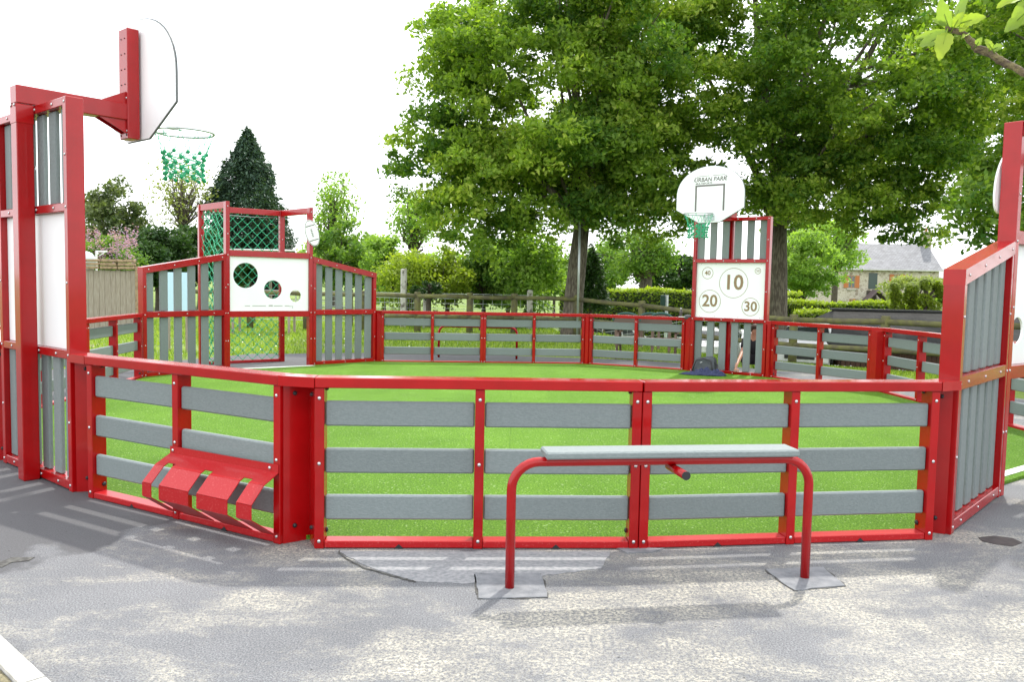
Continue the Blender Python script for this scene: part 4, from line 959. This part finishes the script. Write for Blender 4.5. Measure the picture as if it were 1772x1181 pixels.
b=at(150,452,27); t=thing('white_dome','small pale dome behind the plank fence by the near left tower','dome',(b.x-.05,27,0)); g=MB(); g.ball((0,0,b.z+.0),.32,seg=20,rings=14); g.build('dome_shell',M('pale_dome',(.55,.65,.68),.3),t,True); MB().tube([(0,0,-.1),(0,0,b.z-.1)],.25,12).build('base',GREYWOOD,t)
b=at(167,452,27); t=thing('basketball_stand','small white metal basket stand poking above the plank fence','stand',(b.x,27,0)); zz=at(167,434,27).z
g=MB(); g.beam((0,0,0),(0,0,zz),.05,.05); g.beam((0,0,zz-.02),(.35,0,zz-.02),.05,.05); g.beam((.1,0,zz-.16),(.32,0,zz-.02),.03,.03); g.beam((.02,0,zz-.02),(.20,-.3,zz-.12),.03,.03); g.build('frame_bars',M('white_metal',(.75,.76,.75),.4),t)
# pale blue sheet behind the left wing
c0=at(286,545,17.6);c1=at(326,472,17.6); t=thing('pale_blue_board','pale blue white board on posts seen between the slats of the far left goal wing','board',((c0.x+c1.x)/2,17.6,0)); w=(c1.x-c0.x)/2
MB().box(-w,w,-.01,.01,c0.z,c1.z,.004).build('sheet',PALEBLUE,t); g=MB(); 
for s_ in(-1,1): g.box(s_*w*.8-.03,s_*w*.8+.03,.011,.07,-.1,c1.z-.05,.005)
g.build('post',GREYWOOD,t)
# far goal post frame behind the cage, in the field
b=at(455,500,38); t=thing('field_goal','small white framed goal standing in the field behind the net','goal frame',(b.x,38,gz(b.x,38))); z1=at(455,433,38).z-t.location.z; w=1.5
g=MB(); 
for x in (-w,w): g.tube([(x,0,0),(x,0,z1)],.04,8); g.tube([(x,0,z1),(x,.9,0)],.025,6)
g.tube([(-w,0,z1),(w,0,z1)],.04,8); g.build('goal_bars',M('goal_white',(.75,.77,.76),.4),t,True)
# wooden table in field seen through the middle hole
b=at(478,512,27); t=thing('garden_table','pale topped table on the grass seen through the target holes of the far goal','table',(b.x+.5,24,gz(b.x,24)));
MB().box(-.9,.9,-.35,.35,.70,.75,.01).build('tabletop',M('pale_top',(.62,.60,.58),.6),t); g=MB()
for x in(-.8,.8):
    for y in(-.3,.3): MB().box(x-.03,x+.03,y-.03,y+.03,0,.699,.004).build('leg',GREYWOOD,t)
# timber lean-to in the field
b=at(392,498,40); t=thing('timber_store','dark open timber store with pale posts behind the far goal','shed',(b.x,41,gz(b.x,41)))
MB().box(0,1.9,1.8,2.0,0,2.2,.01).build('back_wall',M('dark_timber',(.02,.016,.012),.9),t); MB().box(-.2,2.1,-.3,2.2,2.2,2.3,.01).build('roof',BARKD,t)
for x in (.1,.7,1.25,1.8): MB().box(x-.06,x+.06,0,.12,0,2.199,.01).build('post',GREYWOOD,t)

# ------------------------------------------------------------------ picnic table, arched benches
b=at(1120,620,18.3); t=thing('picnic_table','dark brown wooden picnic table behind the back fence','picnic table',(b.x,18.4,-.03),R(-12))
PW=M('brown_wood',(.13,.085,.065),.8,c2=(.19,.13,.10),scale=5,bump=.4,bscale=50,stretch=(.6,8,8)); L_=.85
g=MB()
for k in range(5): g.box(-L_,L_,-.34+.137*k,-.21+.137*k,.64,.675,.006)
g.build('tabletop',PW,t)
for s_ in(-1,1):
    g=MB()
    for k in range(2): g.box(-L_,L_,s_*.66-.13+.135*k,s_*.66-.005+.135*k,.38,.415,.006)
    g.build('seat',PW,t)
for x in (-.62,.62):
    for s_ in(-1,1): MB().beam((x,s_*.18,.62),(x,s_*.62,0),.09,.045,up=Vector((1,0,0))).build('leg',PW,t)
    MB().box(x+.03,x+.07,-.7,.7,.30,.375,.005).build('seat_bearer',PW,t); MB().box(x+.03,x+.07,-.3,.3,.565,.635,.005).build('top_bearer',PW,t)
def arch(px,Y,label,w=.33,h0=None,flatg=False):
    b=at(px,600,Y); zt=at(px,541,Y).z; g0=gz(b.x,Y); t=thing('arched_board',label,'arched board',(b.x,Y,g0-.03),R(-14),'green rimmed arched boards behind the log fence')
    H=zt-g0; o=[(-w,H-.34),(w,H-.34)]+[(w*math.cos(a),H-w*.55+w*.55*math.sin(a)) for a in np.linspace(0,math.pi,15)]
    holed_plate('arched_panel',o,[],.04,M('panel_brown',(.12,.085,.065),.8),t,lambda u,z,k:Vector((u,k,z)))
    g=MB(); g.tube([(w*math.cos(a)*1.02,0,H-w*.55+w*.58*math.sin(a)) for a in np.linspace(0,math.pi,15)],.035,6); g.build('green_rim',M('rim_green',(.01,.07,.055),.5),t)
    for x in(-w*.8,w*.8): MB().box(x-.035,x+.035,.022,.09,-.1,H*.75,.005).build('leg',PW,t)
arch(1083,21.2,'green rimmed arched board above the left half of the panel left of the tower')
arch(1124,21.5,'green rimmed arched board in the middle, left of the footpath post',.28)
arch(1143,19.8,'green rimmed arched board nearest the number target tower',.25)
# bottle and cloth on the rail
b=Vector(F0).lerp(Vector(F1),.05); t=thing('water_bottle','dark drinks bottle standing on the back fence rail by the tower','bottle',(b.x,b.y,1.0),0)
MB().tube([(0,0,0),(0,0,.11),(0,0,.135),(0,0,.15)],[.028,.028,.016,.015],12).build('bottle_body',M('dark_bottle',(.06,.05,.05),.2),t,True); MB().tube([(0,0,.1505),(0,0,.175)],.018,10).build('bottle_cap',M('pale_cap',(.5,.5,.52),.4),t)
b=Vector(FTl).lerp(Vector(F0),.5); t=thing('crumpled_cap','black and white cap lying on the fence rail beside the bottle','cap',(b.x-.02,b.y,1.0),R(-10))
g=MB(); g.ball((0,0,.002),.085,seg=14,rings=8,sc=(1,.85,.62)); g.build('crown',M('cap_dark',(.06,.065,.07),.8),t,True); MB().box(-.17,-.04,-.055,.055,.002,.012,.004).build('visor',M('cap_white',(.7,.7,.68),.7),t)
# ------------------------------------------------------------------ bag and navy clothes
b=gp(1222,649,.03); t=thing('shoulder_bag','dark grey soft bag lying on the turf against the number target tower','bag',(b.x,b.y+.15,.03),R(-30))
bm=bmesh.new(); bmesh.ops.create_cube(bm,size=1); bmesh.ops.subdivide_edges(bm,edges=bm.edges,cuts=7,use_grid_fill=True)
rnd=random.Random(4)
for v in bm.verts:
    x,y,z=v.co; n=Vector((x,y,z)); 
    k=.5/max(1e-6,(abs(x)**5+abs(y)**5+abs(z)**5)**.2); n*=k/ .5*.5/ .5 if False else k
    zz=(n.z+.5); wq=1-.22*zz
    n=Vector((n.x*.46*wq,n.y*.24*(1-.35*zz)+.05*zz,n.z*.30)); n.z+=.145+.02*math.sin(n.x*11)
    n+=Vector((rnd.uniform(-.004,.004),rnd.uniform(-.006,.006),rnd.uniform(-.004,.004))); v.co=n
me=bpy.data.meshes.new('bag_body'); bm.to_mesh(me); bm.free(); me.materials.append(BAGM)
for p in me.polygons:p.use_smooth=True
link('bag_body',me,t)
g=MB(); g.tube([(-.19,-.10,.03),(-.16,-.115,.13),(-.12,-.105,.24),(0,-.08,.275),(.13,-.09,.25),(.17,-.11,.12),(.20,-.11,.02)],.011,8); g.build('piping',BLACKR,t,True)
g=MB(); g.tube([(.16,0,.24),(.25,-.06,.17),(.26,-.10,.06),(.14,-.17,.015),(-.05,-.19,.02),(-.18,-.13,.03)],.014,6); g.build('strap',BLACKR,t,True); MB().box(.03,.07,-.128,-.122,.205,.212,.001,mat=Matrix.Rotation(R(-20),4,'Y')).build('tag_mark',WHITE,t)
t=thing('navy_jacket','crumpled navy blue jacket spread in front of the dark bag','jacket',(b.x-.08,b.y-.06,.03),R(-14))
n=30;vs=[];fs=[]; 
for j in range(n):
    for i in range(n):
        u=i/(n-1)*2-1;v=j/(n-1)*2-1; x=u*.40*(1-.2*abs(v))+.03*math.sin(v*7); y=v*.13*(1-.45*u*u*(1 if u<0 else .5)); e=max(0,1-max(abs(u),abs(v))**4)
        z=.004+e*(.035+.03*math.sin(u*9+v*4)+.025*math.sin(u*17-v*9)+.02*math.sin(v*13+u*3))*(1.3 if u>-.3 else .6); vs.append((x,y,max(.003,z)))
for j in range(n-1):
    for i in range(n-1): a=j*n+i; fs.append((a,a+1,a+1+n,a+n))
g=MB(); g.add(vs,fs); ob=g.build('jacket_cloth',NAVY,t,True); sm=ob.modifiers.new('s','SOLIDIFY'); sm.thickness=.006; sm.offset=1

# ------------------------------------------------------------------ person crouching behind the tower
def skinmesh(name,V,E_,R_,mat,parent,root=0,lv=2):
    me=bpy.data.meshes.new(name); me.from_pydata(V,E_,[]); me.update(); o=link(name,me,parent)
    s=o.modifiers.new('skin','SKIN'); s.use_smooth_shade=True
    for i,r in enumerate(R_):
        d=me.skin_vertices[0].data[i]; d.radius=(r,r) if not isinstance(r,tuple) else r; d.use_root=(i==root)
    ss=o.modifiers.new('sub','SUBSURF'); ss.levels=lv; ss.render_levels=lv; me.materials.append(mat)
    bpy.context.view_layer.update(); dg=bpy.context.evaluated_depsgraph_get(); m2=bpy.data.meshes.new_from_object(o.evaluated_get(dg)); o.modifiers.clear(); o.data=m2; m2.name=name
    for p in m2.polygons:p.use_smooth=True
    return o
hand=at(1273,636,14.66); hand.z=.10
px_=at(1300,650,15.25)
pt=thing('person','person in black crouching behind the number target tower, one hand gripping its bottom rail','person',(px_.x,px_.y,0),0)
H=Vector((hand.x-px_.x,hand.y-px_.y,.10))
V=[(0.02,.10,.30),(0.02,.05,.46),(0.02,-.03,.60),(0.02,-.06,.69),(0.015,-.08,.76),(0.01,-.10,.83),   # pelvis..head
   (-.15,-.03,.60),(-.22,-.16,.40),tuple(H+Vector((.03,.05,.10))),tuple(H+Vector((.01,.025,.035))),
   (.19,-.03,.60),(.24,-.18,.44),(.05,-.26,.36),
   (-.09,.08,.28),(-.17,-.22,.40),(-.14,-.05,.07),(-.14,-.17,.035),
   (.13,.08,.28),(.20,-.22,.42),(.17,-.03,.08),(.17,-.15,.035)]
E_=[(0,1),(1,2),(2,3),(3,4),(4,5),(2,6),(6,7),(7,8),(8,9),(2,10),(10,11),(11,12),(0,13),(13,14),(14,15),(15,16),(0,17),(17,18),(18,19),(19,20)]
Rr=[.11,.12,.12,.055,.078,.07,.055,.042,.027,.026,.055,.042,.03,.085,.06,.045,.035,.085,.06,.045,.035]
body=skinmesh('body',V,E_,Rr,SKIN,pt)
shirtV=V[:4]+[V[6],tuple(Vector(V[6]).lerp(Vector(V[7]),.8)),V[10],tuple(Vector(V[10]).lerp(Vector(V[11]),.8))]
skinmesh('black_shirt',shirtV,[(0,1),(1,2),(2,3),(2,4),(4,5),(2,6),(6,7)],[.13,.14,.14,.062,.07,.058,.07,.058],DARKCLOTH,pt)
skinmesh('black_trousers',[V[0],V[13],V[14],V[15],V[17],V[18],V[19]],[(0,1),(1,2),(2,3),(0,4),(4,5),(5,6)],[.135,.10,.075,.058,.10,.075,.058],DARKCLOTH,pt)
g=MB(); g.ball((.012,-.075,.825),.092,seg=16,rings=10,sc=(.95,1.05,1)); hv=g.v; g.v=[(x,max(y,-.115) if z<.845 else y,z) for x,y,z in hv]; g.build('hair',M('brown_hair',(.05,.03,.02),.7),pt,True)
g=MB(); g.ball((.012,-.178,.80),.016,sc=(.8,1.2,1)); g.build('nose',SKIN,pt,True)
g=MB(); 
for s_ in(-1,1): g.ball((.012+s_*.028,-.163,.82),.009)
g.build('eyes',BLACKR,pt,True); MB().tube([(-.012,-.166,.772),(.012,-.172,.770),(.036,-.166,.772)],.004,6).build('mouth',M('lip',(.35,.10,.09),.5),pt)
for s_ in(-1,1): g=MB(); g.ball((.012+s_*.083,-.09,.80),.022,sc=(.4,1,1.3)); g.build('ear',SKIN,pt,True)
for s_ in (-.14,.17): g=MB(); g.ball((s_,-.13,.035),.05,sc=(1,2.4,.8),seg=12,rings=8); g.build('shoe',BLACKR,pt,True)
# fingers curling over the bottom rail (towards the camera side)
palm=H+Vector((.008,.0,.02)); g=MB()
hV=[tuple(H+Vector((.01,.025,.035))),tuple(H+Vector((0,-.015,.025)))];hE=[(0,1)];hR=[.027,(.036,.018)]
hand_o=skinmesh('hand',hV,hE,[.028,.03],SKIN,pt,0,2)
for k,(l,o_) in enumerate(((.032,-.033),(.038,-.012),(.036,.010),(.028,.031))):
    b0=H+Vector((o_,-.03,.028)); skinmesh('finger',[tuple(b0),tuple(b0+Vector((o_*.1,-l*.8,-.004))),tuple(b0+Vector((o_*.15,-l*1.05,-.030))),tuple(b0+Vector((o_*.15,-l*.8,-.052)))],[(0,1),(1,2),(2,3)],[.0095,.009,.0085,.007],SKIN,pt,0,1)
b0=H+Vector((.035,0,.02)); skinmesh('thumb',[tuple(b0),tuple(b0+Vector((.018,-.02,-.012))),tuple(b0+Vector((.012,-.042,-.024)))],[(0,1),(1,2)],[.011,.010,.008],SKIN,pt,0,1)

# ------------------------------------------------------------------ cars in the lower car park
def car(x,y,rz,label,first=None):
    z=gz(x,y)-.03; t=thing('parked_car',label,'car',(x,y,z),rz,'white cars parked below the playground')
    prof=[(-2.05,.32),(-2.08,.62),(-2.0,.86),(-1.15,.98),(-.55,1.38),(.55,1.46),(1.25,1.38),(1.95,.98),(2.05,.85),(2.08,.40),(1.9,.25),(-1.9,.25)]
    W=.86; vs=[];fs=[]; n=len(prof)
    def half(zz): return W-(.20*max(0,(zz-.9)/.55))
    for s_ in(-1,1):
        for (a,b) in prof: vs.append((a,s_*half(b),b))
    for i in range(n): fs.append((i,(i+1)%n,n+(i+1)%n,n+i)[::-1])
    fs.append(tuple(range(n))); fs.append(tuple(range(n,2*n))[::-1])
    g=MB(); g.add(vs,fs); b=g.build('body',CARW,t); bv=b.modifiers.new('b','BEVEL'); bv.width=.05; bv.segments=3; bv.limit_method='ANGLE'
    def quad(nm,pts,mat):
        g=MB(); c=sum((Vector(p) for p in pts),Vector())/len(pts); nr=(Vector(pts[1])-Vector(pts[0])).cross(Vector(pts[2])-Vector(pts[0])).normalized()
        if nr.dot(c-Vector((0,0,.7)))<0: nr=-nr
        q=[Vector(p)+nr*.014 for p in pts]; q2=[Vector(p)-nr*.01 for p in pts]; m=len(pts)
        g.add(q+q2,[tuple(range(m)),tuple(range(m,2*m))[::-1]]+[(i,i+m,(i+1)%m+m,(i+1)%m) for i in range(m)]); return g.build(nm,mat,t)
    quad('windscreen',[(-1.10,-.76,1.02),(-1.10,.76,1.02),(-.60,.62,1.35),(-.60,-.62,1.35)],GLASS)
    quad('rear_window',[(1.85,-.76,1.04),(1.85,.76,1.04),(1.32,.62,1.34),(1.32,-.62,1.34)],GLASS)
    for s_ in(-1,1):
        for xa,xb in ((-.95,-.02),(.04,.85),(.91,1.5)):
            h_=lambda xx,zz:(xx,s_*half(zz)*1.0,zz)
            quad('side_window',[h_(xa,1.0),h_(xb,1.0),h_(min(xb,1.25),1.32),h_(max(xa,-.55),1.32)],GLASS)
        for xa in(-1.3,1.3):
            w=MB().tube([(xa,s_*.70,.31),(xa,s_*.885,.31)],.31,20).build('wheel',TYRE,t); MB().tube([(xa,s_*.886,.31),(xa,s_*.892,.31)],.19,14).build('rim',GALV,w)
        MB().box(-2.09,-1.98,s_*.62-.16,s_*.62+.16,.62,.76,.03).build('headlight',M('lamp_glass',(.6,.62,.64),.1),t)
        MB().box(2.0,2.09,s_*.66-.12,s_*.66+.12,.68,.90,.03).build('tail_light',M('tail_red',(.35,.01,.01),.2),t)
        MB().box(-.85,-.70,s_*.90-.09,s_*.90+.09,.98,1.10,.03).build('wing_mirror',CARW,t)
    MB().box(-2.10,-2.05,-.45,.45,.42,.58,.01).build('grille',BLACKR,t)
    return t
b=at(1425,600,28); car(b.x-.6,27.6,R(62),'white car parked beside the slate roofed shed, seen through the side fence')
b=at(1350,600,30); car(b.x-.3,31.5,R(80),'white car directly right of the number target tower')
b=at(1235,600,31); car(b.x,33,R(85),'white car glimpsed between the lower slats of the number target tower')
b=at(1035,577,33); car(b.x,34.5,R(20),'white car showing its roof behind the picnic table')

# ------------------------------------------------------------------ apple branch close to the camera
t=thing('apple_branch','gnarled apple branch with yellow green leaves reaching in at the top right','branch',at(1660,52,1.40),0)
O=t.location.copy()
path=[(1637,48,1.40),(1650,52,1.40),(1665,56,1.395),(1682,72,1.39),(1692,84,1.385),(1715,93,1.375),(1735,107,1.365),(1762,121,1.35),(1800,140,1.33),(1880,170,1.30),(2050,240,1.25)]
rad=[.0028,.004,.0042,.0050,.0068,.0056,.0064,.0056,.006,.007,.008]
P=[at(*p)-O for p in path]; PP=[];RR=[]
rnd=random.Random(8)
for i in range(len(P)-1):
    for k in range(4):
        f=k/4; PP.append(P[i].lerp(P[i+1],f)+Vector((rnd.uniform(-.001,.001),rnd.uniform(-.001,.001),rnd.uniform(-.001,.001)))); RR.append((rad[i]*(1-f)+rad[i+1]*f)*rnd.uniform(.88,1.15))
MB().tube(PP,RR,10).build('twig',M('apple_bark',(.10,.07,.05),.9,c2=(.24,.20,.09),scale=90,bump=1,bscale=200),t,True)
def leaf(b,tip,w,curl,seed,nd=None,name='leaf'):
    a=at(*b)-O; c=at(*tip)-O; d=c-a; l=d.length; d.normalize(); view=(a+O-Vector((0,0,EYE))).normalized()
    rnd=random.Random(seed); nr=(-view+Vector((rnd.uniform(-.5,.5),rnd.uniform(-.2,.2),rnd.uniform(.0,.6)))); nr-=d*nr.dot(d); nr.normalize(); s=d.cross(nr); n=12; vs=[];fs=[]
    for i in range(n+1):
        f=i/n; ww=w*(math.sin(math.pi*min(1,f**.85))**.75)*.5+.0004; cz=curl*l*math.sin(f*math.pi*.9); m=a+d*l*f+nr*cz
        sr_=1+.10*math.sin(i*2.4)
        for q in(-1,-.5,0,.5,1): vs.append(m+s*ww*q*(sr_ if abs(q)==1 else 1)+nr*(abs(q)*ww*.35+.0012*math.sin(i*1.7+q*2)*abs(q)))
    for i in range(n):
        for j in range(4): k=i*5+j; fs.append((k,k+1,k+6,k+5))
    g=MB(); g.add(vs,fs); g.tube([a-d*.008,a+d*l*.5+nr*curl*l],[.0011,.0006],5); o=g.build(name,LEAF_APPLE,t,True)
    at_=o.data.attributes.new('tint','FLOAT','POINT'); v0=rnd.uniform(.1,.9); at_.data.foreach_set('value',[v0]*len(o.data.vertices)); return o
for i,(b,tp,w,cu) in enumerate([((1643,50,1.40),(1628,-4,1.39),.022,.08),((1652,38,1.41),(1676,-8,1.43),.020,-.1),((1662,40,1.40),(1707,29,1.37),.019,.12),((1640,53,1.40),(1592,78,1.38),.021,-.12),((1638,56,1.39),(1624,107,1.37),.026,.12),
    ((1638,52,1.41),(1582,67,1.43),.010,.1),((1641,45,1.40),(1612,32,1.41),.009,.1),((1650,48,1.395),(1668,20,1.385),.014,.1),((1660,48,1.39),(1674,49,1.38),.012,.2),((1690,78,1.38),(1700,64,1.37),.010,.2),((1717,86,1.37),(1704,68,1.375),.009,.2),((1718,86,1.37),(1737,80,1.36),.012,.2),((1674,60,1.39),(1666,66,1.38),.008,.1),
    ((1785,-10,1.33),(1723,16,1.32),.022,.1),((1790,8,1.34),(1739,54,1.33),.022,-.1),((1790,-5,1.31),(1750,32,1.32),.017,.1),((1795,25,1.33),(1768,44,1.32),.015,.1)]): leaf(b,tp,w,cu,i+1)
g=MB(); g.tube([at(1765,-2,1.33)-O,at(1800,-8,1.32)-O,at(1850,60,1.30)-O,at(1890,172,1.30)-O],[.0015,.002,.003,.004],7); g.build('side_twig',BARKD,t,True)

# ------------------------------------------------------------------ grass verge, daisies
rg=np.random.default_rng(77); C=[];
def inside_asph(x,y):
    c=False;n=len(asph);j=n-1
    for i in range(n):
        xi,yi=asph[i];xj,yj=asph[j]
        if (yi>y)!=(yj>y) and x<(xj-xi)*(y-yi)/(yj-yi)+xi: c=not c
        j=i
    return c
while len(C)<70000:
    x=rg.uniform(-13,14);y=13.5+rg.uniform()**1.3*20
    if abs(x)>y*.68 or inside_asph(x,y+.05): continue
    if math.sin(x*1.7+y*.9)+math.sin(x*.6-y*1.9)+rg.normal()*.5<-.8 and y<20: continue
    C.append((x,y,gz(x,y)+.01))
C=np.array(C); D=np.zeros_like(C); D[:,2]=2.2
ob=leaf_mesh('grass',C,.13,GRASSB,None,3,None,0,.16,.1,dirs=D); 
tag(ob,'tufty green grass verge between the paving and the log fence',kind='stuff')
Dz=[]
while len(Dz)<420:
    x=rg.uniform(-9,11);y=16+rg.uniform()*9
    if abs(x)>y*.66 or inside_asph(x,y): continue
    Dz.append((x,y,gz(x,y)+.08))
me=leaf_mesh('daisies',np.array(Dz),.033,M('petal',(.8,.8,.78),.6),None,6,None,1.5,.9,.05); tag(me,'small white daisies scattered in the grass verge',kind='stuff')
